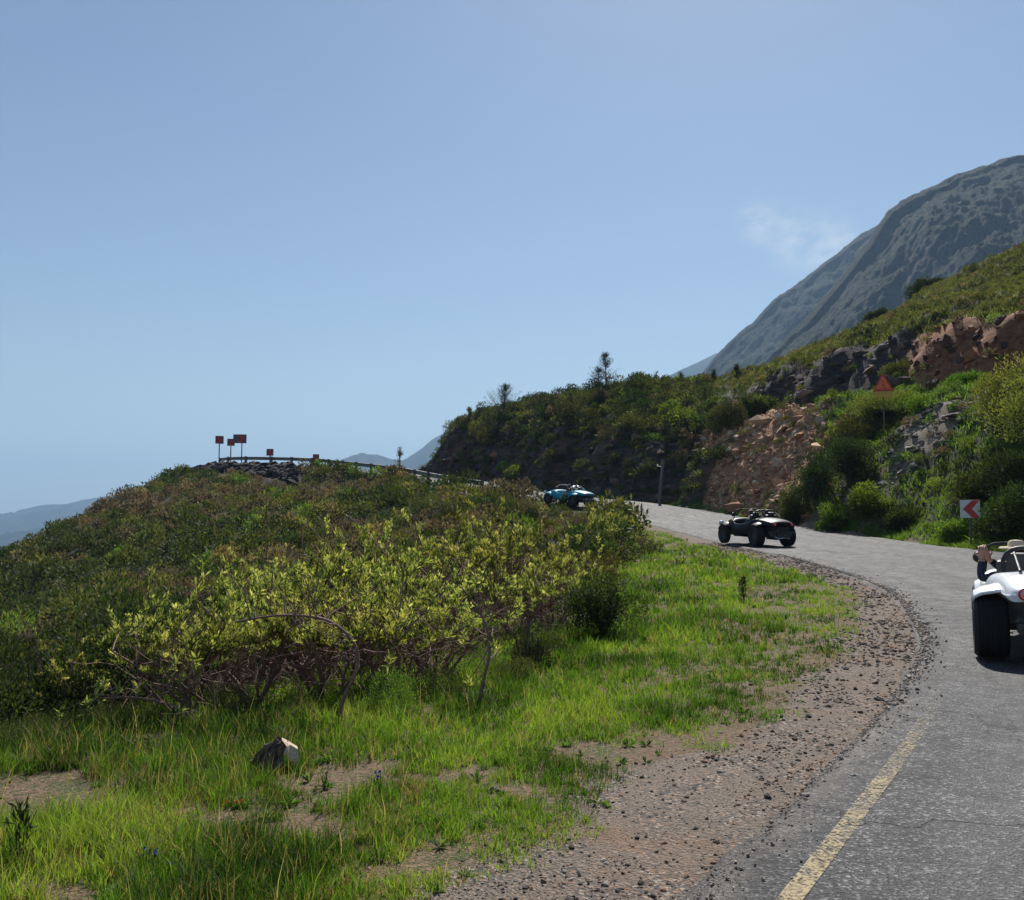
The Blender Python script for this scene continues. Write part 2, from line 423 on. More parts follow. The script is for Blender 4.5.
# ------------------------------------------------------------------ ground material
def ground_material():
    m = NM('ground'); tcn = m.n('ShaderNodeTexCoord'); ob = tcn.outputs['Object']
    sep = m.n('ShaderNodeSeparateColor'); m.l(m.attr('mask', 'Color'), sep.inputs[0])
    gr, rk, rd = sep.outputs[0], sep.outputs[1], sep.outputs[2]
    rub = m.attr('rub')
    nb = m.noise(.35, 5, .6, ob); nm = m.noise(2.5, 6, .65, ob); nf = m.noise(28, 5, .7, ob); nv = m.noise(120, 3, .7, ob)
    soil = m.ramp(nf, [(.3, (.06, .042, .026)), (.5, (.13, .085, .052)), (.72, (.24, .16, .105))])
    wild = m.attr('wild')
    soil = m.mix(wild, soil, m.ramp(nm, [(.3, (.014, .018, .008)), (.5, (.035, .036, .016)), (.72, (.075, .06, .035))]))
    veg = m.ramp(nf, [(.3, (.03, .045, .012)), (.7, (.075, .10, .025))])
    base = m.mix(m.mr(m.math('ADD', m.math('MULTIPLY', nm, .5), m.math('MULTIPLY', nf, .5)), .40, .50), veg, soil)
    # gravel: voronoi stones with individual colours
    vo = m.n('ShaderNodeTexVoronoi'); vo.inputs['Scale'].default_value = 62; m.l(ob, vo.inputs['Vector'])
    vo2 = m.n('ShaderNodeTexVoronoi'); vo2.inputs['Scale'].default_value = 150; m.l(ob, vo2.inputs['Vector'])
    sc_ = m.n('ShaderNodeSeparateColor'); m.l(vo.outputs['Color'], sc_.inputs[0])
    sc2 = m.n('ShaderNodeSeparateColor'); m.l(vo2.outputs['Color'], sc2.inputs[0])
    st = m.ramp(sc_.outputs[0], [(0, (.04, .036, .035)), (.35, (.10, .088, .08)), (.6, (.15, .12, .10)), (.82, (.23, .14, .09)), (1, (.33, .29, .25))])
    st2 = m.ramp(sc2.outputs[0], [(0, (.045, .04, .035)), (.5, (.13, .105, .085)), (1, (.27, .21, .16))])
    stone = m.mix(m.mr(nm, .42, .6), st, st2)
    dust = m.ramp(nf, [(.3, (.11, .07, .046)), (.7, (.23, .15, .10))])
    grav = m.mix(m.math('MULTIPLY', m.mr(m.noise(1.3, 5, .7, ob), .48, .66), .7), stone, dust)
    grm = m.mr(m.math('ADD', gr, m.math('MULTIPLY', m.math('SUBTRACT', nf, .5), .9)), .35, .6)
    c = m.mix(grm, base, grav)
    # dark stratified rock
    mp = m.n('ShaderNodeMapping'); mp.inputs['Scale'].default_value = (.5, .5, 2.2); mp.inputs['Rotation'].default_value = (.5, .35, .2); m.l(ob, mp.inputs[0])
    rn = m.noise(1.1, 8, .72, mp.outputs[0], .6)
    rockc = m.ramp(rn, [(.28, (.012, .010, .011)), (.45, (.045, .038, .037)), (.6, (.09, .072, .065)), (.75, (.17, .13, .10))])
    rockc = m.mix(m.mr(nb, .45, .62), rockc, m.mix(.5, rockc, (.16, .08, .045)))
    ptone = m.ramp(m.noise(.9, 7, .7, ob), [(.35, (.55, .52, .5)), (.65, (1.3, 1.25, 1.2))]); rockc = m.mix(1, rockc, ptone, 'MULTIPLY')
    rkm = m.mr(m.math('ADD', rk, m.math('MULTIPLY', m.math('SUBTRACT', nm, .5), .8)), .35, .6)
    c = m.mix(rkm, c, rockc)
    redc = m.ramp(m.noise(1.7, 8, .75, ob, .5), [(.25, (.13, .055, .03)), (.42, (.32, .15, .08)), (.55, (.50, .28, .15)), (.7, (.58, .39, .25)), (.85, (.38, .19, .10))])
    redc = m.mix(m.math('MULTIPLY', rk, .8), redc, m.mix(1, redc, (.50, .36, .30), 'MULTIPLY'))  # upper cutting face made redder, its shadow painted in as a darker tone
    rdm = m.mr(m.math('ADD', rd, m.math('MULTIPLY', m.math('SUBTRACT', nm, .5), .7)), .35, .6)
    c = m.mix(rdm, c, redc)
    rubc = m.ramp(m.noise(5, 6, .8, ob), [(.3, (.08, .07, .045)), (.5, (.19, .15, .11)), (.7, (.34, .28, .22))])
    rbm = m.mr(m.math('ADD', rub, m.math('MULTIPLY', m.math('SUBTRACT', nm, .5), 1.2)), .5, .8)
    c = m.mix(rbm, c, rubc)
    hb = m.math('ADD', m.math('MULTIPLY', nf, .25), m.math('MULTIPLY', vo.outputs['Distance'], .5))
    b1 = m.bump(hb, .7, .03)
    b2 = m.n('ShaderNodeBump'); b2.inputs['Strength'].default_value = .9; b2.inputs['Distance'].default_value = .35
    m.l(m.math('MULTIPLY', rn, m.math('MAXIMUM', rk, rd)), b2.inputs['Height']); m.l(b1, b2.inputs['Normal'])
    return m.end(m.bsdf(c, .92, 0, .25, b2.outputs[0]))
_e = np.interp(YY.ravel(), [3, 5, 7, 8.5, 11, 16, 24, 30, 36, 42], [-9, -9, -4.4, -2.6, -.6, .5, 2.0, 3.0, 3.6, 4.2])
WILD = np.maximum(ss(_e - XX.ravel(), -.3, .8), np.maximum(ss(GZN['over'], .5, 1.5), YY.ravel() > 42))
verts = np.stack([XX.ravel(), YY.ravel(), GZ], 1)
gme = np_mesh('ground', verts, F, 4, {'mask': mask, 'rub': GZN['rub'], 'wild': WILD}, smooth=True)
link('ground', gme, ground_material(), kind='structure')

# ------------------------------------------------------------------ road
def asphalt_material():
    m = NM('asphalt'); tcn = m.n('ShaderNodeTexCoord'); ob = tcn.outputs['Object']
    u = m.attr('across'); al = m.attr('along')
    vo = m.n('ShaderNodeTexVoronoi'); vo.inputs['Scale'].default_value = 75; m.l(ob, vo.inputs['Vector'])
    s = m.n('ShaderNodeSeparateColor'); m.l(vo.outputs['Color'], s.inputs[0])
    agg = m.ramp(s.outputs[0], [(0, (.010, .010, .012)), (.45, (.032, .032, .036)), (.8, (.08, .08, .084)), (1, (.30, .29, .28))])
    big = m.noise(.5, 5, .6, ob); mid = m.noise(4, 5, .65, ob)
    tone = m.ramp(big, [(.32, (.58, .58, .60)), (.68, (1.08, 1.06, 1.05))])
    c = m.mix(1, agg, tone, 'MULTIPLY')
    c = m.mix(m.mr(mid, .35, .7, 0, .35), c, (.085, .082, .083))
    # polished lighter wheel tracks and dusty margin
    wn = m.n('ShaderNodeMath'); wn.operation = 'PINGPONG'; wn.inputs[1].default_value = 1.75; m.l(u, wn.inputs[0])
    tr = m.mr(m.math('ABSOLUTE', m.math('SUBTRACT', wn.outputs[0], .9)), .55, .0, 0, .35)
    c = m.mix(tr, c, (.10, .098, .098))
    edge = m.mr(m.math('ADD', u, m.math('MULTIPLY', m.math('SUBTRACT', mid, .5), .6)), .24, -.05)
    c = m.mix(m.math('MULTIPLY', edge, .6), c, (.10, .085, .072))
    # worn streaks along the direction of travel, darker repair patches
    cv = m.n('ShaderNodeCombineXYZ'); m.l(m.math('MULTIPLY', u, 2.2), cv.inputs[0]); m.l(m.math('MULTIPLY', al, .16), cv.inputs[1])
    stn = m.noise(1.0, 5, .6, cv.outputs[0])
    c = m.mix(1, c, m.ramp(stn, [(.33, (.68, .68, .7)), (.5, (1, 1, 1)), (.68, (1.35, 1.33, 1.3))]), 'MULTIPLY')
    pt = m.n('ShaderNodeTexVoronoi'); pt.inputs['Scale'].default_value = .22; m.l(ob, pt.inputs['Vector']); ps_ = m.n('ShaderNodeSeparateColor'); m.l(pt.outputs['Color'], ps_.inputs[0])
    c = m.mix(m.mr(ps_.outputs[0], .80, .82, 0, .35), c, (.022, .022, .025))
    # fine cracks
    v2 = m.n('ShaderNodeTexVoronoi'); v2.feature = 'DISTANCE_TO_EDGE'; v2.inputs['Scale'].default_value = .55
    wv = m.n('ShaderNodeVectorMath'); wv.operation = 'ADD'; m.l(ob, wv.inputs[0])
    nn = m.n('ShaderNodeTexNoise'); nn.inputs['Scale'].default_value = 2.5; nn.inputs['Detail'].default_value = 5; m.l(ob, nn.inputs['Vector'])
    m.l(nn.outputs['Color'], wv.inputs[1]); m.l(wv.outputs[0], v2.inputs['Vector'])
    ck = m.math('MULTIPLY', m.mr(v2.outputs['Distance'], .018, .0), m.mr(big, .40, .55))
    c = m.mix(m.math('MULTIPLY', ck, .8), c, (.02, .02, .022))
    hb = m.math('ADD', vo.outputs['Distance'], m.math('MULTIPLY', ck, -1.0))
    return m.end(m.bsdf(c, m.mr(mid, .3, .7, .6, .8), 0, .22, m.bump(hb, .65, .012)))
cols = np.array([-.16, -.07, 0, .1, .25, .5, .9, 1.4, 2, 2.7, 3.4])
def road_mesh():
    n = len(ROAD)
    full = []
    V = []; U = []; A = []
    K = 2 * len(cols)
    en = fbm(RS, RS * 0 + 3, 1.2, 4, 71) * .12 + fbm(RS, RS * 0 + 9, .25, 2, 75) * .035
    en2 = fbm(RS, RS * 0 + 33, 1.2, 4, 81) * .2
    V = np.zeros((n, K, 3)); U = np.zeros((n, K)); A = np.zeros((n, K))
    for k in range(K):
        if k < len(cols):
            off = cols[k] + en * (1 - min(1, max(0, cols[k]) / .5)); dz = 0 if k > 0 else -.09
            if k == 1: dz = -.02
            u = np.full(n, cols[k]); wv = off
        else:
            c = cols[K - 1 - k]; wv = RW - c - en2 * (1 - min(1, max(0, c) / .5)); dz = -.09 if k == K - 1 else (-.02 if k == K - 2 else 0)
            u = RW - c
        V[:, k, 0] = ROAD[:, 0] + RN[:, 0] * wv; V[:, k, 1] = ROAD[:, 1] + RN[:, 1] * wv
        V[:, k, 2] = ROAD[:, 2] + dz + .012 * fbm(V[:, k, 0], V[:, k, 1], 2.5, 2, 90)
        U[:, k] = u; A[:, k] = RS
    i = np.arange(n * K).reshape(n, K)
    F = np.stack([i[:-1, :-1], i[:-1, 1:], i[1:, 1:], i[1:, :-1]], -1).reshape(-1, 4)
    return np_mesh('road', V.reshape(-1, 3), F, 4, {'across': U.ravel(), 'along': A.ravel()}, smooth=True)
link('road', road_mesh(), asphalt_material(), kind='structure')
def line_mesh():
    a = np.searchsorted(ROAD[:, 1], -9); b = np.searchsorted(ROAD[:, 1], 15)
    r = ROAD[a:b]; nn = RN[a:b]; K = 4; offs = [.225, .25, .29, .315]
    V = np.zeros((len(r), K, 3))
    for k, o in enumerate(offs):
        V[:, k, 0] = r[:, 0] + nn[:, 0] * o; V[:, k, 1] = r[:, 1] + nn[:, 1] * o
        V[:, k, 2] = r[:, 2] + .006 + .012 * fbm(V[:, k, 0], V[:, k, 1], 2.5, 2, 90)
    i = np.arange(len(r) * K).reshape(-1, K)
    F = np.stack([i[:-1, :-1], i[:-1, 1:], i[1:, 1:], i[1:, :-1]], -1).reshape(-1, 4)
    return np_mesh('yellow_edge_line', V.reshape(-1, 3), F, 4, {'along': np.repeat(RS[a:b] - RS[a], K)}, smooth=True), r
def line_material():
    m = NM('worn_yellow_paint'); tcn = m.n('ShaderNodeTexCoord'); ob = tcn.outputs['Object']
    n1 = m.noise(60, 4, .7, ob); n2 = m.noise(4, 4, .6, ob)
    sx = m.n('ShaderNodeSeparateXYZ'); m.l(ob, sx.inputs[0])
    fade = m.mr(sx.outputs[1], 3.6, 12, 0, .34)
    keep = m.mr(m.math('SUBTRACT', m.math('ADD', m.math('MULTIPLY', n1, .7), m.math('MULTIPLY', n2, .3)), fade), .40, .56, 0, .7)
    b = m.bsdf(m.ramp(n1, [(.3, (.30, .21, .09)), (.7, (.46, .35, .17))]), .7)
    t = m.n('ShaderNodeBsdfTransparent'); mixs = m.n('ShaderNodeMixShader')
    m.l(keep, mixs.inputs[0]); m.l(t.outputs[0], mixs.inputs[1]); m.l(b, mixs.inputs[2])
    return m.end(mixs.outputs[0])
lm, _ = line_mesh()
link('road_marking', lm, line_material(), kind='structure')

# ------------------------------------------------------------------ mountains
def mountain_material(name, cols_, rockc, scale):
    m = NM(name); tcn = m.n('ShaderNodeTexCoord'); ob = tcn.outputs['Object']
    geo = m.n('ShaderNodeNewGeometry'); sx = m.n('ShaderNodeSeparateXYZ'); m.l(geo.outputs['Normal'], sx.inputs[0])
    n = m.noise(.012 * scale, 9, .68, ob); n2 = m.noise(.11 * scale, 8, .75, ob)
    c = m.ramp(n2, [(.3, cols_[0]), (.5, cols_[1]), (.7, cols_[2])])
    rk = m.mr(m.math('ADD', sx.outputs[2], m.math('MULTIPLY', m.math('SUBTRACT', n, .5), 1.1)), .74, .52)
    c = m.mix(rk, c, m.ramp(m.noise(.1 * scale, 8, .75, ob), [(.3, tuple(x * .4 for x in rockc)), (.7, rockc)]))
    return m.end(m.bsdf(c, .95, 0, .1, m.bump(m.math('ADD', n2, m.math('MULTIPLY', n, 2)), .7, 9 / scale)))
def mountain(name, ridge, D, front, label_mat, base_z, seed, rough, cols_n=260, rows=90, xr=None, jag=1.0):
    """ridge: list of (px, py) silhouette at distance D; the slope falls towards the viewer over 'front' metres"""
    pxs = np.linspace(ridge[0][0], ridge[-1][0], cols_n)
    pys = np.interp(pxs, [a for a, _ in ridge], [b for _, b in ridge])
    pys = pys + 1.6 * jag ** .3 * fbm(pxs, pxs * 0 + seed, 14, 4, seed, .6)
    top = np.array([P(a, b, D) for a, b in zip(pxs, pys)])
    t = np.concatenate([np.linspace(0, 1, rows), np.linspace(1.04, 2.0, 24)])
    V = np.zeros((len(t), cols_n, 3))
    for j, tt in enumerate(t):
        s = tt if tt <= 1 else 1
        y = D - front * (1 - tt)
        prof = s ** 1.0 if tt <= 1 else 1 - (tt - 1) * .9
        X = top[:, 0] + np.zeros(cols_n); z = base_z + (top[:, 2] - base_z) * prof
        amp = rough * (np.sin(min(tt, 1) * math.pi) ** .7 * .9 + .05 * jag)
        rdg = 1 - 2 * np.abs(fbm(X, np.full_like(X, y), rough * 5, 7, seed, .68))
        nz = fbm(X, np.full_like(X, y), rough * 2.2, 7, seed + 4, .68)
        V[j, :, 0] = X + amp * .3 * nz; V[j, :, 1] = y; V[j, :, 2] = z + amp * (rdg * 1.1 + nz * 1.0 - .5 * (tt < .97))
    i = np.arange(len(t) * cols_n).reshape(len(t), cols_n)
    F = np.stack([i[:-1, :-1], i[:-1, 1:], i[1:, 1:], i[1:, :-1]], -1).reshape(-1, 4)
    return link(name, np_mesh(name, V.reshape(-1, 3), F, 4, smooth=True), label_mat, kind='structure')
green = [(.003, .006, .004), (.013, .020, .009), (.045, .044, .024)]
mm1 = mountain_material('near_mountain_slope', green, (.055, .048, .045), 1)
mountain('mountain', [(560, 520), (640, 455), (700, 405), (760, 365), (800, 325), (850, 268), (888, 214), (900, 203), (930, 189), (960, 176), (1000, 163), (1024, 160), (1100, 135), (1250, 80)],
         900, 620, mm1, -20, 3, 24, 640, 260, jag=2.4)
mountain('mountain', [(560, 480), (660, 410), (695, 386), (712, 362), (730, 343), (752, 325), (772, 303), (800, 283), (832, 258), (862, 234), (885, 222), (930, 230), (1024, 200), (1120, 180)],
         1450, 700, mm1, -40, 14, 26, 460, 180, jag=3)
mm2 = mountain_material('far_mountain_slope', green, (.12, .10, .09), .4)
mountain('mountain', [(520, 470), (600, 412), (640, 392), (665, 378), (690, 366), (705, 359), (716, 353), (740, 360), (800, 340), (900, 380)], 3600, 1500, mm2, -100, 24, 60, 150, 60, jag=.6)
mountain('mountain', [(240, 520), (300, 475), (335, 462), (352, 456), (362, 454), (380, 456), (402, 462), (418, 452), (432, 440), (445, 433), (458, 431), (480, 420), (540, 395), (620, 410)], 4200, 1500, mm2, -200, 34, 55, 200, 60, jag=.6)
mountain('mountain', [(-300, 470), (-120, 512), (-40, 528), (0, 520), (15, 516), (32, 508), (50, 505), (64, 505), (70, 507), (84, 501), (98, 498), (120, 496), (160, 500), (260, 520), (320, 540)], 5200, 1800, mm2, -250, 44, 60, 220, 60, jag=.5)
mountain('mountain', [(-400, 540), (-100, 560), (-30, 552), (10, 540), (40, 528), (70, 530), (110, 522), (170, 540), (260, 560)], 3300, 1200, mm2, -250, 54, 45, 200, 60, jag=.5)

# ------------------------------------------------------------------ the air
def box_mesh(name, x0, x1, y0, y1, z0, z1):
    v = [(x, y, z) for z in (z0, z1) for y in (y0, y1) for x in (x0, x1)]
    f = [(0, 2, 3, 1), (4, 5, 7, 6), (0, 1, 5, 4), (2, 6, 7, 3), (0, 4, 6, 2), (1, 3, 7, 5)]
    me = bpy.data.meshes.new(name); me.from_pydata(v, [], f); return me
zmax = max(max(v.co.z for v in o.data.vertices) for o in COL.objects if o.name.startswith('mountain'))
zmin = float(GZ.min())
hz = NM('haze'); pv = hz.n('ShaderNodeVolumePrincipled')
pv.inputs['Color'].default_value = (.44, .69, 1.0, 1)
pv.inputs['Density'].default_value = .00017
pv.inputs['Anisotropy'].default_value = .1
hz.l(pv.outputs[0], hz.out.inputs['Volume'])
xs_ = [v for o in COL.objects if o.name.startswith('mountain') for v in (min(q.co.x for q in o.data.vertices), max(q.co.x for q in o.data.vertices))]
link('haze', box_mesh('haze', -9050, 9050, -3050, 12050, min(zmin, -900) - 1.5, zmax + 20), hz.m, kind='stuff', label='thin pale blue haze filling the air over the valley', cat='haze')

# ------------------------------------------------------------------ foliage
def leaf_material(name, stops, trans=.45, tcol=1.5, rough=.5, objvar=.0, hue=.02):
    """stops: colours along the per-leaf attribute v"""
    m = NM(name); v = m.attr('v')
    c = m.ramp(v, stops)
    if objvar:
        oi = m.n('ShaderNodeObjectInfo'); hs = m.n('ShaderNodeHueSaturation')
        m.l(m.mr(oi.outputs['Random'], 0, 1, .5 - hue, .5 + hue), hs.inputs['Hue'])
        m.l(m.math('ADD', m.math('MULTIPLY', oi.outputs['Random'], objvar * 2), 1 - objvar), hs.inputs['Value'])
        m.l(c, hs.inputs['Color']); c = hs.outputs[0]
    b = m.bsdf(c, .7, 0, .2)
    t = m.n('ShaderNodeBsdfTranslucent')
    tc_ = m.mix(1, c, (tcol * 1.05, tcol, tcol * .45), 'MULTIPLY'); m.l(tc_, t.inputs[0])
    mix = m.n('ShaderNodeMixShader'); mix.inputs[0].default_value = trans
    m.l(b, mix.inputs[1]); m.l(t.outputs[0], mix.inputs[2])
    return m.end(mix.outputs[0])
def tint_material(name, trans=.35):
    m = NM(name); c = m.attr('tint', 'Color')
    b = m.bsdf(c, .6, 0, .25); t = m.n('ShaderNodeBsdfTranslucent')
    tc_ = m.mix(1, c, (1.5, 1.45, .7), 'MULTIPLY'); m.l(tc_, t.inputs[0])
    mix = m.n('ShaderNodeMixShader'); mix.inputs[0].default_value = trans
    m.l(b, mix.inputs[1]); m.l(t.outputs[0], mix.inputs[2])
    return m.end(mix.outputs[0])

def rand_dirs(n, r, up=0.0):
    d = r.normal(size=(n, 3)); d[:, 2] += up; return d / np.linalg.norm(d, axis=1)[:, None]
def leaves(pos, axis_, ln, wd, r):
    """diamond leaves from pos along axis_: returns verts (4n,3)"""
    n = len(pos); ln = np.broadcast_to(ln, n)[:, None]; wd = np.broadcast_to(wd, n)[:, None]
    ref = rand_dirs(n, r); s = np.cross(axis_, ref); s /= np.linalg.norm(s, axis=1)[:, None] + 1e-9
    nrm = np.cross(axis_, s)
    a = pos; b = pos + axis_ * ln * .55 + s * wd * .5 + nrm * ln * .06
    c = pos + axis_ * ln; d = pos + axis_ * ln * .55 - s * wd * .5 + nrm * ln * .06
    return np.stack([a, b, c, d], 1).reshape(-1, 3)
def quads(n): return np.arange(4 * n, dtype=np.int32)

def dome_shrub(n, r, seed, rad=1.0, ht=1.0, leaf=.09, wd=.03, lumps=9, low=0.0, spiky=.0, up=.5):
    """leafy shrub: many small leaves spread over uneven clumps. returns verts, v"""
    L = rand_dirs(lumps, r, .35); L[:, 2] = np.abs(L[:, 2])
    cen = L * np.array((rad, rad, ht)) * r.uniform(.35, .72, lumps)[:, None]; cen[:, 2] += low + ht * .12
    lr = r.uniform(.28, .5, lumps) * rad
    k = r.integers(0, lumps, n)
    d = rand_dirs(n, r, .25)
    rr = lr[k] * r.uniform(.35, 1.0, n) ** .45 * (1 + spiky * r.normal(size=n))
    pos = cen[k] + d * rr[:, None] * np.array((1, 1, .85))
    pos[:, 2] = np.abs(pos[:, 2])
    ax = d * .8 + rand_dirs(n, r) * .7; ax[:, 2] += up; ax /= np.linalg.norm(ax, axis=1)[:, None]
    V = leaves(pos, ax, leaf * r.uniform(.6, 1.35, n), wd * r.uniform(.7, 1.3, n), r)
    lump_t = r.uniform(-.3, .3, lumps)
    v = np.clip(.5 + lump_t[k] + r.normal(size=n) * .16, 0, 1)
    return V, np.repeat(v, 4)

def tubes(paths, sides=5):
    """paths: list of (pts (k,3), radii (k)) -> verts, quads"""
    V = []; Fq = []; base = 0
    for pts, rad in paths:
        pts = np.asarray(pts, float); k = len(pts)
        t = np.gradient(pts, axis=0); t /= np.linalg.norm(t, axis=1)[:, None] + 1e-9
        ref = np.array((0, 0, 1.0)) if abs(t[0, 2]) < .8 else np.array((1.0, 0, 0))
        a = np.cross(t, ref); a /= np.linalg.norm(a, axis=1)[:, None] + 1e-9; b = np.cross(t, a)
        an = np.arange(sides) / sides * 2 * math.pi
        ring = pts[:, None] + (a[:, None] * np.cos(an)[None, :, None] + b[:, None] * np.sin(an)[None, :, None]) * np.asarray(rad)[:, None, None]
        V.append(ring.reshape(-1, 3))
        i = base + np.arange(k * sides).reshape(k, sides); j = np.roll(i, -1, 1)
        Fq.append(np.stack([i[:-1], j[:-1], j[1:], i[1:]], -1).reshape(-1, 4)); base += k * sides
    return np.concatenate(V), np.concatenate(Fq)
def wiggle(a, b, k, amp, r):
    a = np.asarray(a, float); b = np.asarray(b, float); t = np.linspace(0, 1, k)[:, None]
    off = np.cumsum(r.normal(size=(k, 3)), 0) * amp; off -= off[0]; 
    return a + (b - a) * t + off * np.sqrt(t) 

MB_ = {}
MB_['cone_leaf'] = leaf_material('conebush_leaf', [(0, (.06, .085, .025)), (.3, (.14, .18, .05)), (.65, (.30, .34, .11)), (1, (.60, .60, .28))], .48, 1.3, objvar=.22)
MB_['bark'] = simple('reddish_bark', (.21, .125, .098), .85, var=.4, scale=40)
MB_['greybark'] = simple('grey_bark', (.11, .085, .065), .9, var=.4, scale=30)
MB_['dark'] = leaf_material('dark_green_leaf', [(0, (.012, .022, .008)), (.4, (.028, .045, .014)), (.75, (.055, .078, .022)), (1, (.10, .12, .035))], .32, 1.3, objvar=.25, hue=.03)
MB_['olive'] = leaf_material('olive_leaf', [(0, (.025, .03, .010)), (.4, (.06, .07, .022)), (.75, (.11, .12, .038)), (1, (.19, .19, .075))], .35, 1.3, objvar=.25, hue=.03)
MB_['heath'] = leaf_material('grey_heath_leaf', [(0, (.04, .032, .026)), (.4, (.085, .066, .052)), (.75, (.14, .11, .085)), (1, (.20, .16, .125))], .25, 1.1, objvar=.25, hue=.03)
MB_['bright'] = leaf_material('bright_green_leaf', [(0, (.03, .06, .01)), (.4, (.075, .135, .02)), (.75, (.13, .21, .035)), (1, (.21, .28, .06))], .45, 1.35, objvar=.15)
MB_['yellowgreen'] = leaf_material('yellow_green_leaf', [(0, (.06, .075, .02)), (.4, (.12, .14, .035)), (.75, (.20, .22, .06)), (1, (.30, .30, .11))], .4, 1.3, objvar=.15)

# --- conebush : stems, fine twigs and rosettes of upright leaves on the tips
def conebush_meshes(seed, ht=1.15, rad=.85, nstem=9, nros=95, bare=.5):
    r = np.random.default_rng(seed); paths = []; tips = []
    for i in range(nstem):
        a = r.uniform(0, 2 * math.pi); q = r.uniform(.25, .8) * rad
        e = np.array((math.cos(a) * q, math.sin(a) * q, ht * r.uniform(.4, .62)))
        st = wiggle((r.normal() * .05, r.normal() * .05, -.05), e, 7, .03, r)
        paths.append((st, np.linspace(.022, .009, 7) * r.uniform(.7, 1.3)))
        for j in range(max(2, nros // nstem)):
            f = r.integers(3, 7); s0 = st[f]
            d = rand_dirs(1, r, 1.1)[0]
            tip = s0 + d * np.array((rad * .62, rad * .62, ht * .62)) * r.uniform(.35, 1.0)
            tip[2] = max(tip[2], ht * r.uniform(.45, .7))
            paths.append((wiggle(s0, tip, 4, .02, r), np.linspace(.006, .003, 4)))
            tips.append((tip, d))
    for i in range(130):                                   # bare twigs, low and inside
        a = r.uniform(0, 2 * math.pi); q = r.uniform(.05, .7) * rad; z = r.uniform(0, ht * .55)
        s0 = np.array((math.cos(a) * q, math.sin(a) * q, z)); d = rand_dirs(1, r, .35)[0]
        paths.append((wiggle(s0, s0 + d * r.uniform(.2, .5), 4, .02, r), np.linspace(.004, .0015, 4)))
    sv, sf = tubes(paths, 4)
    V = []; vv = []
    for tip, d in tips:
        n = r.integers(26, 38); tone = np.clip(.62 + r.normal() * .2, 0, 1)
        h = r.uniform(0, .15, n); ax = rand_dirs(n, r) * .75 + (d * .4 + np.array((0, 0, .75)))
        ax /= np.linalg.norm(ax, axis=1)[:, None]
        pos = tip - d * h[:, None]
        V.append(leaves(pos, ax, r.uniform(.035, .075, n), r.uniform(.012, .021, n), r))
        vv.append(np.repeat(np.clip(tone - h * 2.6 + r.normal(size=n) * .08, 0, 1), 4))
    n = 60                                                # older leaves lower on the twigs
    k = r.integers(0, len(tips), n)
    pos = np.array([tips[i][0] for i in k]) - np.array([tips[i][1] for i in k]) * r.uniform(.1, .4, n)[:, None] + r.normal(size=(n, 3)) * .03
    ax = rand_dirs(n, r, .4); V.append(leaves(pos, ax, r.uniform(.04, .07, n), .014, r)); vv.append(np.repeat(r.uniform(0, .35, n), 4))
    V = np.concatenate(V); vv = np.concatenate(vv)
    return (np_mesh('stems', sv, sf, 4, smooth=True), np_mesh('foliage', V, quads(len(V) // 4), 4, {'v': vv}))
CONE = [conebush_meshes(100 + i, ht=h, rad=rr, nstem=ns, nros=nr) for i, (h, rr, ns, nr) in enumerate([(1.15, .85, 9, 95), (1.3, .8, 8, 80), (.95, .9, 10, 100), (1.1, .75, 7, 60), (.85, .7, 8, 70)])]
def plant(name, meshes, mats, loc, rz, sc, label, cat, group=None, parts=('stems', 'foliage')):
    t = thing(name, label, cat, loc, rz, group); t.scale = sc if isinstance(sc, tuple) else (sc,) * 3
    for pn, me, mt in zip(parts, meshes, mats):
        link(pn, me, mt, t)
    return t
def ray_ground(px, Y, dz=0):
    X = P(px, 500, Y)[0]; return (X, Y, h1(X, Y) + dz)
rc = np.random.default_rng(11)
cone_pts = []
def cone_at(px, Y, sc, k=None, label=None, group=None):
    X = P(px, 500, Y)[0]
    cone_pts.append((X, Y))
    k = rc.integers(0, len(CONE)) if k is None else k
    if rc.random() < .16 and not label: return
    sc = sc * rc.uniform(.78, 1.16)
    plant('conebush', CONE[k], (MB_['bark'], MB_['cone_leaf']), (X, Y, h1(X, Y) - .03), rc.uniform(0, 6.28), (sc * rc.uniform(.9, 1.1), sc * rc.uniform(.9, 1.1), sc),
          label or 'yellow green leafed conebush with reddish bare stems in the thicket behind the grass', 'bush', group or ('conebushes in the roadside thicket' if not label else None))
# front row, by bearing (picture column) and distance
for px, Y, sc in [(90, 8.0, .72), (145, 7.6, .85), (205, 7.4, 1.0), (262, 7.9, 1.05), (330, 8.2, 1.1), (395, 8.3, 1.15), (440, 9.0, 1.15), (500, 9.6, 1.05),
                  (165, 8.6, 1.1), (225, 8.9, 1.1), (290, 9.3, 1.2), (350, 9.6, 1.2), (410, 10.2, 1.2), (465, 10.6, 1.2), (520, 11.5, 1.15), (555, 12.5, 1.0),
                  (200, 10, 1.15), (255, 10.6, 1.2), (310, 11, 1.25), (370, 11.5, 1.25), (430, 12, 1.3), (485, 12.8, 1.3), (535, 14, 1.2), (570, 15.5, 1.0),
                  (275, 12.3, 1.2), (335, 13, 1.25), (390, 13.8, 1.3), (445, 14.5, 1.3), (500, 15.5, 1.3), (545, 17, 1.2), (585, 19, 1.0),
                  (300, 15, 1.2), (360, 16, 1.25), (415, 17, 1.25), (470, 18, 1.25), (520, 19.5, 1.25), (560, 21, 1.1), (600, 23.5, 1.0),
                  (240, 13.5, 1.15), (430, 20.5, 1.2), (490, 22.5, 1.2), (540, 25, 1.2), (580, 27, 1.0), (625, 27, .85), (605, 30, 1.0), (645, 29.5, .7), (120, 9.5, .8)]:
    cone_at(px, Y, sc)
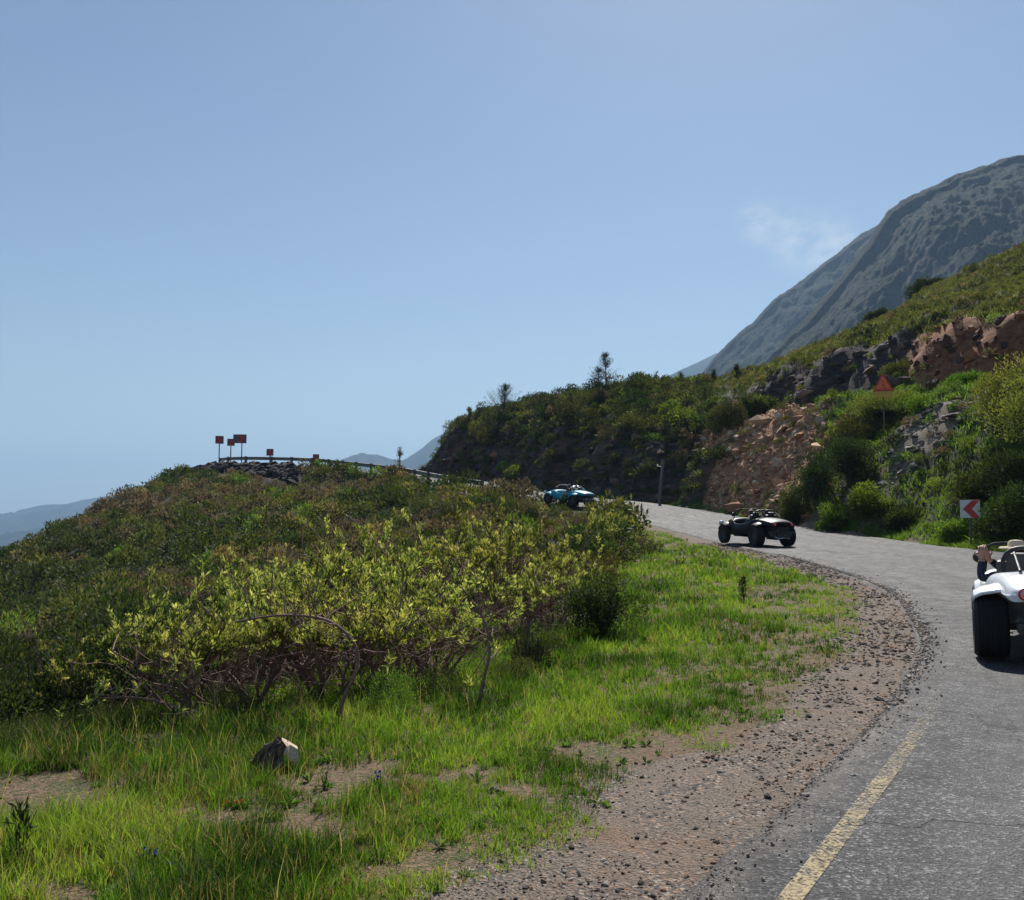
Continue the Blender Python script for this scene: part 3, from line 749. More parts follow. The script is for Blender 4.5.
# the thick leaning stems at the front of the thicket are stems of bushes of their own
def leaning_bush(px, Y, pts, rad0, label, k, sc):
    X = P(px, 500, Y)[0]; z = h1(X, Y) - .04; r = np.random.default_rng(int(px))
    pts = np.array(pts, float); pth = catmull(pts, .05); paths = [(pth, np.linspace(rad0, rad0 * .4, len(pth)))]
    for i in range(14):
        s = pth[r.integers(len(pth) // 3, len(pth))]; d = rand_dirs(1, r, .9)[0]
        paths.append((wiggle(s, s + d * r.uniform(.2, .5), 5, .02, r), np.linspace(rad0 * .35, .003, 5)))
    V = []; vv = []
    for pt, _ in paths[1:]:
        n = 20; ax = rand_dirs(n, r, 1.0); V.append(leaves(pt[-1] - ax * .01 - np.array((0, 0, 1)) * r.uniform(0, .1, (n, 1)), ax, r.uniform(.05, .09, n), .018, r)); vv.append(np.repeat(np.clip(.6 + r.normal(size=n) * .15, 0, 1), 4))
    V = np.concatenate(V); sv, sf = tubes(paths, 6)
    plant('leaning_bush', (np_mesh('stems', sv, sf, 4, smooth=True), np_mesh('foliage', V, quads(len(V) // 4), 4, {'v': np.concatenate(vv)})), (MB_['bark'], MB_['cone_leaf']), (X, Y, z), 0, sc, label, 'bush')
leaning_bush(343, 7.0, [(0, 0, 0), (.02, 0, .2), (.12, 0, .42), (.10, .05, .62), (-.12, .1, .80), (-.5, .15, .84), (-.9, .2, .78)], .019, 'bush with a thick dark trunk that arches left over the thicket front', 0, 1)
leaning_bush(478, 7.4, [(0, 0, 0), (.05, 0, .25), (.10, .05, .5), (.04, .1, .75), (-.15, .2, 1.0)], .02, 'bush with a dark upright crooked stem at the right end of the thicket front', 1, 1)
leaning_bush(205, 6.9, [(0, 0, .02), (-.12, .05, .14), (-.3, .05, .22), (-.6, .1, .25), (-.9, .15, .22)], .016, 'low bush with a pale stem that sprawls left along the grass edge', 2, 1)

# --- shrub templates for the slopes
def shrub_template(seed, n=900, rad=.75, ht=.7, leaf=.075, wd=.022, **k):
    r = np.random.default_rng(seed); V, v = dome_shrub(n, r, seed, rad, ht, leaf, wd, **k)
    return V, v
def shrub_stems(seed, rad=.6, ht=.6, n=22, th=.012):
    r = np.random.default_rng(seed); ps = []
    for i in range(n):
        a = r.uniform(0, 6.28); q = r.uniform(.2, .9) * rad
        ps.append((wiggle((0, 0, -.1), (math.cos(a) * q, math.sin(a) * q, ht * r.uniform(.5, 1.1)), 5, .03, r), np.linspace(th, th * .3, 5)))
    return tubes(ps, 4)
TEMPL = [shrub_template(200 + i, n=nn, rad=rr, ht=hh, leaf=.095, wd=.042, lumps=lm_, spiky=sp) for i, (nn, rr, hh, lm_, sp) in enumerate(
    [(1000, .8, .65, 10, .05), (900, .7, .8, 8, .1), (1100, .9, .6, 12, .08), (800, .65, .7, 7, .15), (900, .75, .75, 9, .2)])]
TM = [(np_mesh('stems', *shrub_stems(300 + i), 4), np_mesh('foliage', V, quads(len(V) // 4), 4, {'v': v})) for i, (V, v) in enumerate(TEMPL)]
_mesh_cache = {}
NEAR = []
for i_ in range(4):
    V_, v_ = shrub_template(400 + i_, n=5200, rad=.75, ht=.7, leaf=.038, wd=.013, lumps=14, spiky=.12)
    NEAR.append((np_mesh('stems', *shrub_stems(420 + i_, n=40, th=.007), 4), np_mesh('foliage', V_, quads(len(V_) // 4), 4, {'v': v_})))
def near_shrub(x, y, sc, matkey, label, group):
    i = int(rc.integers(0, 4)); key = ('n', i, matkey)
    if key not in _mesh_cache:
        m_ = NEAR[i][1].copy(); m_.materials.clear(); m_.materials.append(MB_[matkey]); _mesh_cache[key] = m_
    plant('slope_shrub', (NEAR[i][0], _mesh_cache[key]), (MB_['greybark'], None), (x, y, h1(x, y) - .05), rc.uniform(0, 6.28), sc, label, 'shrub', group)
def tmesh(i, matkey):
    if (i, matkey) not in _mesh_cache:
        m_ = TM[i][1].copy(); m_.materials.clear(); m_.materials.append(MB_[matkey]); _mesh_cache[(i, matkey)] = m_
    return _mesh_cache[(i, matkey)]
def slope_shrub(x, y, sc, matkey, label, group, rz=None, flat=1.0):
    i = int(rc.integers(0, 5))
    plant('slope_shrub', (TM[i][0], tmesh(i, matkey)), (MB_['greybark'], None), (x, y, h1(x, y) - .08), rc.uniform(0, 6.28) if rz is None else rz, (sc, sc, sc * flat), label, 'shrub', group)

PAL = {'dark': [(.013, .024, .008), (.035, .052, .016), (.08, .10, .028)], 'olive': [(.03, .036, .012), (.075, .085, .025), (.16, .165, .06)],
       'heath': [(.045, .036, .028), (.09, .07, .055), (.16, .125, .10)], 'bright': [(.035, .065, .012), (.09, .15, .025), (.18, .25, .05)],
       'dry': [(.07, .055, .03), (.15, .12, .06), (.27, .22, .12)]}
def stuff_shrubs(name, pts, label, cat, low_n=None):
    """pts: list of (x, y, z, scale, palette, leaf_multiplier)  -> one realised mesh"""
    r = np.random.default_rng(55); Vs = []; Ts = []
    for (x, y, z, sc, pal, frac) in pts:
        V, v = TEMPL[r.integers(0, 5)]; n = len(v) // 4; k = max(40, int(n * frac))
        sel = r.choice(n, k, replace=False)
        q = V.reshape(n, 4, 3)[sel]; c = q.mean(1, keepdims=True); q = c + (q - c) * (1 / math.sqrt(frac)) ** .9
        a = r.uniform(0, 6.28); ca, sa = math.cos(a), math.sin(a)
        qq = np.empty_like(q); qq[..., 0] = q[..., 0] * ca - q[..., 1] * sa; qq[..., 1] = q[..., 0] * sa + q[..., 1] * ca; qq[..., 2] = q[..., 2] * r.uniform(.75, 1.2)
        qq = qq * sc + np.array((x, y, z - .1))
        p = np.array(PAL[pal]); t = v.reshape(n, 4)[sel]
        lo = np.where(t[..., None] < .5, p[0] + (p[1] - p[0]) * (t[..., None] * 2), p[1] + (p[2] - p[1]) * (t[..., None] * 2 - 1))
        lo = lo * r.uniform(.95, 1.55) * np.array((r.uniform(.9, 1.12), 1, r.uniform(.85, 1.1)))
        Vs.append(qq.reshape(-1, 3)); Ts.append(lo.reshape(-1, 3))
    V = np.concatenate(Vs); T = np.concatenate(Ts)
    print(name, len(pts), len(V) // 4)
    return link(name, np_mesh(name, V, quads(len(V) // 4), 4, {'tint': T}), TINT, kind='stuff', label=label, cat=cat)
TINT = tint_material('mixed_fynbos_leaf')

# --- left slope
rl = np.random.default_rng(77)
def scatter(n, fx, fy):
    x = rl.uniform(*fx, n); y = rl.uniform(*fy, n); return x, y
def thin(x, y, s):
    """greedy spacing"""
    keep = []; grid = {}; cs = float(s.max())
    for i in range(len(x)):
        ok = True
        cell = (int(x[i] // cs), int(y[i] // cs))
        for a in (-1, 0, 1):
            for b in (-1, 0, 1):
                for j in grid.get((cell[0] + a, cell[1] + b), ()):
                    if (x[i] - x[j]) ** 2 + (y[i] - y[j]) ** 2 < s[i] ** 2: ok = False; break
                if not ok: break
            if not ok: break
        if ok: keep.append(i); grid.setdefault(cell, []).append(i)
    return np.array(keep)
x, y = scatter(30000, (-46, 8), (7, 97))
px = bearing_px(x, y); d, rz_, rw_ = road_dist(x, y)
ok = (px > -60) & (d < -1.0) & ~((np.abs(x + 29) < 7) & (d > -1.6) & (y > 80))
# keep clear of the grass verge: thicket edge
edge_x = np.interp(y, [5, 7, 8.5, 11, 16, 24, 30, 36, 42, 50, 56], [-3.2, -2.4, -2.2, 0.6, 1.3, 2.6, 3.4, 5.0, 5.6, 3.6, -.2])
ok &= x < edge_x + .3 * rl.normal(size=len(x))
ok &= ~((px > 130) & (y < 19) & (x > -6.5 - (y - 8) * .1) & (y > 6.5) & (px < 640))     # conebush thicket
x, y, d, px = x[ok], y[ok], d[ok], px[ok]
dist = np.hypot(x, y)
k = thin(x, y, np.where(rl.random(len(x)) < .5, 1.15, .8) if len(x) else 0); x, y, d, px, dist = x[k], y[k], d[k], px[k], dist[k]
zz = H(x, y)
order = np.argsort(dist)
n_ind = 130
pts = []
for c_, i in enumerate(order):
    nzv = fbm(x[i:i+1], y[i:i+1], 9, 3, 61)[0] + rl.normal() * .28 + .35 * ss(y[i], 45, 85) - .12
    pal = 'heath' if nzv > .30 else ('olive' if nzv > -.03 else 'dark')
    if rl.random() < .05: pal = 'dry'
    if rl.random() < .05: pal = 'bright'
    sc = .55 + 1.15 * rl.random() ** 1.4
    if d[i] > -5 and y[i] < 32: sc *= .6
    if d[i] > -8 and 34 < y[i] < 68: sc *= 1.25
    if 532 < px[i] < 606 and y[i] > 24: sc *= .5
    if y[i] > 76 and px[i] > 185 and px[i] < 300 and d[i] > -7: 
        if rl.random() < .9: continue
        sc *= .4
    if c_ < n_ind:
        mk = {'dry': 'heath'}.get(pal, pal)
        (near_shrub if dist[i] < 17 else slope_shrub)(x[i], y[i], sc, mk, {'dark': 'dark green low shrub on the slope below and left of the thicket', 'olive': 'olive green low shrub on the slope below and left of the thicket',
                    'heath': 'grey brown heathy shrub on the slope below and left of the thicket', 'bright': 'fresh green low shrub on the slope below and left of the thicket'}[mk], mk.replace('heath', 'grey brown').replace('bright', 'fresh green') + ' shrubs on the left slope')
    else:
        pts.append((x[i], y[i], zz[i], sc, pal, np.clip(16 / dist[i], .25, 1)))
stuff_shrubs('slope_scrub', pts, 'dense mixed fynbos scrub covering the left hillside up to the guardrail', 'scrub')

rn_ = np.random.default_rng(17)
for px_, Y_ in [(-30, 6.2), (8, 6.3), (40, 6.6), (75, 6.9), (110, 7.2), (-15, 7.0), (25, 7.3), (62, 7.7), (150, 6.9), (-40, 7.8)]:
    X_ = P(px_, 500, Y_)[0]; near_shrub(X_, Y_, rn_.uniform(.32, .5), ('dark', 'olive', 'olive')[rn_.integers(0, 3)], 'low ragged shrub on the edge between the grass and the slope at far left', 'ragged shrubs edging the grass at far left')
for px_, Y_, s_, mk_, lb_ in [(232, 7.2, .42, 'dark', 'dark green low plant under the left half of the thicket'), (395, 7.3, .5, 'bright', 'fresh green low plant between the two dark trunks of the thicket'), (440, 7.8, .4, 'dark', 'dark green low plant at the foot of the crooked upright stem'),
                              (300, 7.1, .34, 'olive', 'olive low plant under the arching trunk'), (545, 10.2, .5, 'dark', 'dark low shrub between the thicket end and the round bush'), (512, 8.6, .45, 'olive', 'olive shrub at the right corner of the thicket')]:
    near_shrub(P(px_, 500, Y_)[0], Y_, s_, mk_, lb_, None)
# --- right side
x, y = scatter(110000, (-14, 75), (12, 112))
px = bearing_px(x, y); d, rz_, rw_ = road_dist(x, y); over = d - rw_
Zr = zones(x, y)
slope_ = np.interp(np.arange(1), [0], [0])
ii = np.clip(np.searchsorted(GX, x) - 1, 0, len(GX) - 2); jj = np.clip(np.searchsorted(GY, y) - 1, 0, len(GY) - 2)
sl_ = SLOPE[jj, ii]
n1 = fbm(x, y, 4, 3, 63)
prob = np.where(sl_ < .9, .95, np.where(sl_ < 1.5, .30, .08))
prob = np.where(px < 705, np.maximum(prob, .8), prob)                       # the wooded rock hill
prob = np.where((Zr['red'] > .4), .05 + .5 * (over > 15), prob)
prob = np.where((Zr['upred'] > .4), .08, prob)
prob = np.where((Zr['rub'] > .5), .40, prob)
prob = np.where((px > 820) & (over > 1) & (over < 12) & (Zr['rub'] < .4), np.where(n1 > -.35, .95, .6), prob)
prob = np.where((px > 745) & (over > 9.6) & (over < 12.6), .05, prob)
prob = np.where((px > 895) & (over > 6.5) & (over < 9.6), .95, prob)
prob = np.where((px > 745) & (over > 12.6), .95, prob)
ok = (over > 1.1) & (px > 420) & (px < 1130) & (rl.random(len(x)) < prob)
x, y, d, px, over, sl_, n1 = [q[ok] for q in (x, y, d, px, over, sl_, n1)]
k = thin(x, y, np.where(over > 12.6, .5, .66)); x, y, d, px, over, sl_, n1 = [q[k] for q in (x, y, d, px, over, sl_, n1)]
dist = np.hypot(x, y); zz = H(x, y); pts = []
for i in range(len(x)):
    rr = rl.random(); sc = rl.uniform(.55, 1.1)
    if px[i] < 712:
        pal = 'dark' if rr < .50 else ('olive' if rr < .82 else ('heath' if rr < .93 else 'bright'))
        sc *= 1.2 if over[i] > 4 else .85
    elif over[i] > 12.6:
        pal = 'olive' if rr < .66 else ('heath' if rr < .76 else ('dry' if rr < .83 else 'dark')); sc *= .66
    elif px[i] > 800:
        pal = 'bright' if rr < .5 else ('dark' if rr < .68 else ('olive' if rr < .85 else 'heath')); sc *= .75
        if over[i] < 2.2: sc *= .55; pal = 'bright'
        if 6.5 < over[i] < 9.6 and px[i] > 895: pal = 'bright'; sc *= .8
    else:
        pal = 'olive' if rr < .5 else 'dark'; sc *= .7
    pts.append((x[i], y[i], zz[i], sc, pal, np.clip(17 / dist[i], .22, .8)))
stuff_shrubs('hill_scrub', pts, 'mixed green and brown scrub growing over the cutting and hill right of the road', 'scrub')

# --- big bushes of their own on the right-hand bank
def big_bush(name, px, Y, rad, ht, pal, label, n=5200, leaf=.13, wd=.045, lumps=26, seed=1, lift=0, stems=True, cat='bush', group=None):
    X = P(px, 500, Y)[0]; r = np.random.default_rng(seed); z0_ = h1(X, Y)
    if ht > 50: ht = max(.5, P(px, ht, Y)[2] - z0_ - lift) / 1.12
    V, v = dome_shrub(n, r, seed, rad, ht, leaf, wd, lumps=lumps, spiky=.08)
    # shrink clump radius for many lumps: more broken outline
    sv, sf = shrub_stems(seed, rad * .7, ht * .8, 16, .035)
    return plant(name, (np_mesh('stems', sv, sf, 4, smooth=True), np_mesh('foliage', V, quads(len(V) // 4), 4, {'v': v})), (MB_['greybark'], MB_[pal]),
                 (X, Y, z0_ - .15 + lift), 0, 1, label, cat, group)
for a in [
    ('bush', 817, 43, 1.35, 425, 'dark', 'dark green rounded bush at the right edge of the orange landslide'),
    ('bush', 852, 41, 1.6, 412, 'dark', 'dark bush low on the bank between the landslide and the stony strip'),
    ('bush', 893, 45.5, 2.1, 399, 'yellowgreen', 'large bush with pale sunlit top just below the red triangle sign'),
    ('bush', 862, 45, 1.6, 410, 'olive', 'olive bush left of the large bush under the triangle sign'),
    ('bush', 796, 43.5, .95, 478, 'olive', 'small olive bush at the foot of the landslide behind the black buggy'),
    ('bush', 868, 37.8, 1.2, 478, 'bright', 'fresh green bush at the roadside right of the black buggy'),
    ('bush', 905, 35.8, 1.0, 502, 'dark', 'dark low bush at the roadside below the stony strip'),
    ('bush', 935, 43, 1.7, 408, 'bright', 'bright green spreading bush above the stony strip'),
    ('bush', 972, 44, 1.3, 394, 'bright', 'bright green bush higher up beside the red earth cutting'),
    ('bush', 985, 32.5, 1.5, 468, 'dark', 'dark shaded bush behind the chevron sign'),
    ('bush', 1000, 29.5, 1.1, 497, 'dark', 'dark low bush in shade just right of the chevron sign post'),
    ('bush', 1030, 28.5, 1.5, 470, 'dark', 'dark leafy bush directly behind the white buggy roof'),
    ('bush', 955, 31.5, .8, 515, 'bright', 'fresh green low bush left of the chevron sign post'),
    ('bush', 832, 39.5, .9, 492, 'bright', 'fresh green bush at the foot of the dark bushes right of the black buggy'),
    ('bush', 1016, 31, 1.5, 440, 'dark', 'dark shaded bush at the right edge behind the white buggy'),
    ('tall_bush', 1024, 35, 2.0, 352, 'yellowgreen', 'tall pale yellow green bush at the right edge of the bank'),
    ('tall_bush', 1062, 31, 2.2, 320, 'yellowgreen', 'tallest pale green bush standing beyond the right edge behind the white buggy'),
    ('bush', 905, 50.5, 1.2, 372, 'olive', 'dusty green bush growing against the foot of the rock cutting'),
    ('bush', 757, 60, 1.6, 390, 'olive', 'olive bush on the brow above the top of the landslide'),
    ('bush', 728, 58, 1.7, 388, 'olive', 'bush on the left shoulder of the landslide'),
    ('bush', 938, 86, 2.1, 268, 'dark', 'dark bushy clump on the skyline of the upper grassy slope'),
    ('bush', 884, 84, 1.5, 309, 'dark', 'smaller dark clump further left on the upper slope skyline'),
]:
    nm, px_, Y_, r_, h_, pl, lb = a
    big_bush(nm, px_, Y_, r_, h_, pl, lb, seed=int(px_ * 3 + Y_), n=int(3500 + 2600 * r_ * r_), leaf=.12 if Y_ < 60 else .2, wd=.045 if Y_ < 60 else .08)
# bushes near the thicket
big_bush('bush', 603, 11.6, .62, 562, 'dark', 'dark blue green rounded bush standing alone in the grass', n=6000, leaf=.05, wd=.016, lumps=26, seed=5, lift=.27)
big_bush('bush', 576, 33, .95, 503, 'heath', 'grey brown domed bush in front of the blue buggy', n=3200, leaf=.09, wd=.02, lumps=18, seed=6)
big_bush('bush', 452, 47, 1.6, 486, 'dark', 'dark green bush behind the thicket left of the blue buggy', n=4200, leaf=.09, wd=.03, lumps=20, seed=8)
big_bush('bush', 512, 45, 1.5, 489, 'dark', 'dark bush behind the thicket right below the rock hill', n=3800, leaf=.09, wd=.03, lumps=20, seed=9)
big_bush('bush', 650, 27.5, .55, .7, 'olive', 'small grey green bush at the road end of the thicket', n=1800, leaf=.07, wd=.018, lumps=14, seed=12)
big_bush('bush', 527, 9.2, .3, .6, 'dark', 'small dark upright bush at the right end of the conebush thicket', n=1500, leaf=.06, wd=.012, lumps=12, seed=13)

for q_ in [(425, 52, 1.5, 484, 'olive', 'olive bush just below the road right of the thin sparse tree'), (483, 49, 1.5, 488, 'dark', 'dark bush hiding the right end of the guardrail'),
           (524, 43, 1.0, 496, 'dark', 'dark bush directly left of the blue buggy'), (545, 38, .8, 513, 'olive', 'olive bush in front of the blue buggy nose'), (605, 38, .9, 512, 'olive', 'low olive bush right of the brown dome, below the road'),
           (395, 56, 1.5, 482, 'dark', 'dark bush below the guardrail under the thin sparse tree')]:
    big_bush('bush', *q_, n=4200, leaf=.10, wd=.035, lumps=20, seed=int(q_[0]))
# lumpy bushes that stand out on the rock hill, and along the guardrail
rb_ = np.random.default_rng(91); kept = []
for k_ in rb_.integers(np.searchsorted(ROAD[:, 1], 48), np.searchsorted(ROAD[:, 1], 88), 900):
    of_ = RW[k_] + 1.6 + 12 * rb_.random() ** 1.3; X_ = ROAD[k_, 0] + RN[k_, 0] * of_; Y_ = ROAD[k_, 1] + RN[k_, 1] * of_; p_ = bearing_px(X_, Y_)
    if p_ < 452 or p_ > 722 or any((X_ - a_) ** 2 + (Y_ - b_) ** 2 < 3.6 for a_, b_ in kept): continue
    kept.append((X_, Y_)); mk_ = ('dark', 'dark', 'olive', 'olive', 'bright', 'heath')[rb_.integers(0, 6)]
    if mk_ == 'bright' and rb_.random() < .6: mk_ = 'dark'
    slope_shrub(X_, Y_, rb_.uniform(1.3, 2.1) * (.75 if of_ - RW[k_] < 3.5 else 1), mk_, {'dark': 'dark green rounded bush on the rock hill beside the road', 'olive': 'olive green rounded bush on the rock hill beside the road',
                'heath': 'brownish bush on the rock hill beside the road', 'bright': 'fresher green bush on the rock hill beside the road'}[mk_], mk_.replace('heath', 'brownish').replace('bright', 'fresh green') + ' bushes on the rock hill')
for k_ in range(int(np.searchsorted(ROAD[:, 1], 60)), int(np.searchsorted(ROAD[:, 1], 87)), 5):
    of_ = rb_.uniform(1.2, 2.6); X_ = ROAD[k_, 0] - RN[k_, 0] * of_; Y_ = ROAD[k_, 1] - RN[k_, 1] * of_
    slope_shrub(X_, Y_, rb_.uniform(.75, 1.25), ('olive', 'dark')[k_ % 2], ('olive', 'dark green')[k_ % 2] + ' shrub growing up against the outside of the guardrail', ('olive', 'dark green')[k_ % 2] + ' shrubs along the guardrail')
# --- trees on the skyline
def small_tree(name, px, Y, ht, spread, pal, label, seed, dens=60, droop=.3, base=.15, leaf=.16):
    X = P(px, 500, Y)[0]; r = np.random.default_rng(seed); z = h1(X, Y) - .2
    tr = wiggle((0, 0, 0), (r.normal() * .15, 0, ht), 9, .04, r); paths = [(tr, np.linspace(.09, .02, 9))]; V = []; vv = []
    for i in range(dens):
        f = r.uniform(base, 1) ; p0 = tr[0] + (tr[-1] - tr[0]) * f
        p0 = np.array([np.interp(f * ht, tr[:, 2], tr[:, k]) for k in range(3)])
        L_ = spread * (1.05 - f) ** .9 * r.uniform(.4, 1.1) + .08; a = r.uniform(0, 6.28)
        e = p0 + np.array((math.cos(a) * L_, math.sin(a) * L_, L_ * (.55 - droop + .4 * r.random())))
        br = wiggle(p0, e, 4, .03, r); paths.append((br, np.linspace(.025, .008, 4)))
        n = 34; t = r.uniform(.15, 1.05, n)[:, None]; pos = p0 + (e - p0) * t + r.normal(size=(n, 3)) * .09
        ax = rand_dirs(n, r, .5); V.append(leaves(pos, ax, leaf * r.uniform(.6, 1.3, n), .035, r)); vv.append(np.repeat(np.clip(r.normal(size=n) * .2 + .45, 0, 1), 4))
    V = np.concatenate(V); sv, sf = tubes(paths, 5)
    plant(name, (np_mesh('trunk', sv, sf, 4, smooth=True), np_mesh('crown', V, quads(len(V) // 4), 4, {'v': np.concatenate(vv)})), (MB_['greybark'], MB_[pal]), (X, Y, z), 0, 1, label, 'tree', parts=('trunk', 'crown'))
small_tree('pine_tree', 504, 85, 3.7, 2.0, 'dark', 'small dark pine with upturned branches on the brow of the rock hill', 21, 64, -.45, .05)
small_tree('open_tree', 607, 79, 3.6, 1.9, 'dark', 'tallest open crowned tree on the skyline of the rock hill', 22, 44, .0, .3)
small_tree('open_tree', 598, 80, 2.4, 1.3, 'dark', 'shorter tree beside the tallest one on the rock hill skyline', 23, 34, -.1, .2)
small_tree('slim_tree', 399, 79, 2.9, .45, 'olive', 'thin sparse tree standing behind the guardrail against the distant mountain', 24, 34, -.1, .05, .10)
small_tree('open_tree', 469, 87, 1.9, .7, 'olive', 'low spreading tree at the left tip of the rock hill', 25, 30, -.1, .3)
small_tree('open_tree', 741, 74, 1.5, .6, 'dark', 'small dark tree on the skyline above the landslide', 28, 26, -.1, .2)
for k_, (px_, h_) in enumerate([(655, 1.6), (668, 1.3), (682, 1.5), (640, 1.2), (716, 1.3), (575, 1.1), (555, 1.0)]):
    small_tree('young_pine', px_, 78, h_, .35, 'dark', 'short pointed young pine poking above the rock hill skyline', 30 + k_, 18, -.3, .1)
for o in COL.objects:
    if o.name.startswith('young_pine'): o['group'] = 'young pines on the rock hill skyline'
# ------------------------------------------------------------------ loose stones and rock
def ico():
    t = (1 + 5 ** .5) / 2
    v = np.array([(-1, t, 0), (1, t, 0), (-1, -t, 0), (1, -t, 0), (0, -1, t), (0, 1, t), (0, -1, -t), (0, 1, -t), (t, 0, -1), (t, 0, 1), (-t, 0, -1), (-t, 0, 1)], float)
    f = [(0, 11, 5), (0, 5, 1), (0, 1, 7), (0, 7, 10), (0, 10, 11), (1, 5, 9), (5, 11, 4), (11, 10, 2), (10, 7, 6), (7, 1, 8), (3, 9, 4), (3, 4, 2), (3, 2, 6), (3, 6, 8), (3, 8, 9), (4, 9, 5), (2, 4, 11), (6, 2, 10), (8, 6, 7), (9, 8, 1)]
    return v / np.linalg.norm(v[0]), np.array(f)
ICV, ICF = ico()
def stones(name, x, y, size, flat, cols_, label, cat, sink=.25, jit=.28, mat=None, long=1.3, zb=None):
    r = np.random.default_rng(len(x)); n = len(x)
    s = ICV[None] * (1 + r.normal(size=(n, 12, 1)) * jit * .6) + r.normal(size=(n, 12, 3)) * jit * .35
    sc = np.stack([size * r.uniform(.8, long, n), size * r.uniform(.6, 1.0, n), size * flat * r.uniform(.7, 1.3, n)], 1)
    s = s * sc[:, None]
    tilt = r.normal(size=n) * .35; ct, st_ = np.cos(tilt)[:, None], np.sin(tilt)[:, None]
    s2 = s.copy(); s2[..., 1] = s[..., 1] * ct - s[..., 2] * st_; s2[..., 2] = s[..., 1] * st_ + s[..., 2] * ct
    a = r.uniform(0, 6.28, n); ca, sa = np.cos(a)[:, None], np.sin(a)[:, None]
    q = s2.copy(); q[..., 0] = s2[..., 0] * ca - s2[..., 1] * sa; q[..., 1] = s2[..., 0] * sa + s2[..., 1] * ca
    z = (H(x, y) if zb is None else zb) + size * flat * (1 - 2 * sink) * .5
    q += np.stack([x, y, z], 1)[:, None]
    c = np.array(cols_)[r.integers(0, len(cols_), n)] * r.uniform(.7, 1.25, (n, 1))
    F = (ICF[None] + (np.arange(n) * 12)[:, None, None]).reshape(-1, 3)
    return link(name, np_mesh(name, q.reshape(-1, 3), F, 3, {'tint': np.repeat(c, 12, 0)}), mat or STONE, kind='stuff', label=label, cat=cat)
m_ = NM('stone'); c_ = m_.attr('tint', 'Color'); t_ = m_.n('ShaderNodeTexCoord'); nz_ = m_.noise(9, 6, .7, t_.outputs['Object'])
STONE = m_.end(m_.bsdf(m_.mix(1, c_, m_.ramp(nz_, [(.3, (.6, .58, .56)), (.7, (1.25, 1.22, 1.2))]), 'MULTIPLY'), .9, 0, .25, m_.bump(nz_, .8, .05)))
rs = np.random.default_rng(5)
# verge gravel
n = 190000; x = rs.uniform(-4, 9, n); y = 2.6 + 30 * rs.random(n) ** 2.2
Zs = zones(x, y); p_ = np.clip(Zs['gravel'] + .12 * (Zs['left'] < 2.6) - .35 * rs.random(n), 0, 1)
ok = (Zs['left'] > .04) & (rs.random(n) < np.maximum(p_, .05 * (y < 9)) * (.35 + .65 * (fbm(x, y, .9, 3, 17) > -.1)))
x, y = x[ok], y[ok]; sz = np.exp(rs.normal(-5.0, .5, len(x))) * np.clip(y / 6, .8, 2.2)
stones('gravel', x, y, np.clip(sz, .004, .035), .6, [(.07, .062, .06), (.12, .105, .095), (.19, .145, .115), (.29, .17, .11), (.33, .29, .25), (.07, .055, .045)], 'loose grey and rusty gravel along the road shoulder', 'gravel')
n = 3800; kk = rs.integers(np.searchsorted(ROAD[:, 1], 2.2), np.searchsorted(ROAD[:, 1], 26), n); t0_ = rs.random(n) * .25; of = -.07 + rs.exponential(.07, n)
x = ROAD[kk, 0] + RN[kk, 0] * of + RT[kk, 0] * t0_; y = ROAD[kk, 1] + RN[kk, 1] * of + RT[kk, 1] * t0_; sz = np.clip(np.exp(rs.normal(-5.1, .45, n)) * np.clip(y / 6, .8, 2), .003, .02)
stones('grit', x, y, sz, .6, [(.17, .155, .145), (.26, .22, .19), (.34, .25, .18), (.42, .38, .34)], 'grit and small stones strewn along the broken tar edge', 'gravel', zb=ROAD[kk, 2] + .004)
# landslide debris
n = 26000; x = rs.uniform(2, 26, n); y = rs.uniform(36, 62, n); Zs = zones(x, y)
ok = (Zs['red'] > .5) & (Zs['over'] > .4) & (Zs['over'] < 10); x, y = x[ok], y[ok]
stones('landslide_rubble', x, y, np.exp(rs.normal(-2.6, .6, len(x))), .7, [(.48, .26, .14), (.40, .20, .11), (.54, .34, .21), (.30, .15, .085), (.48, .38, .28)], 'orange brown rubble of the landslide beside the road', 'rubble', jit=.4)
# stony strip on the bank
n = 16000; x = rs.uniform(8, 28, n); y = rs.uniform(26, 50, n); Zs = zones(x, y)
ok = (Zs['rub'] + .3 * Zs['n2'] > .5) & (rs.random(n) < .35); x, y = x[ok], y[ok]
stones('rock_rubble', x, y, np.exp(rs.normal(-2.2, .5, len(x))), .38, [(.34, .29, .25), (.25, .21, .18), (.42, .37, .32), (.17, .13, .11)], 'pale flat stones spilling down the green bank', 'rubble', jit=.4, long=1.8)
# rock faces
n = 26000; x = rs.uniform(-14, 40, n); y = rs.uniform(28, 96, n); Zs = zones(x, y)
ii = np.clip(np.searchsorted(GX, x) - 1, 0, len(GX) - 2); jj = np.clip(np.searchsorted(GY, y) - 1, 0, len(GY) - 2)
ok = (((SLOPE[jj, ii] > 1.0) & (Zs['over'] > 9) & (Zs['over'] < 13)) | ((Zs['over'] > .7) & (Zs['over'] < 5) & (bearing_px(x, y) < 715) & (rs.random(n) < .6))) & (Zs['red'] < .5) & (Zs['rub'] < .4) & (rs.random(n) < .55); x, y = x[ok], y[ok]; xu, yu = x, y; ur = zones(x, y)['upred'] < .4; x, y = x[ur], y[ur]
stones('rock_outcrop', x, y, np.exp(rs.normal(-1.65, .4, len(x))), .75, [(.09, .075, .07), (.06, .05, .048), (.13, .11, .10), (.17, .11, .08)], 'dark fractured rock faces of the road cutting', 'rock', sink=.62, jit=.45, long=1.9)
ur = zones(xu, yu)['upred'] > .4; xu, yu = xu[ur], yu[ur]
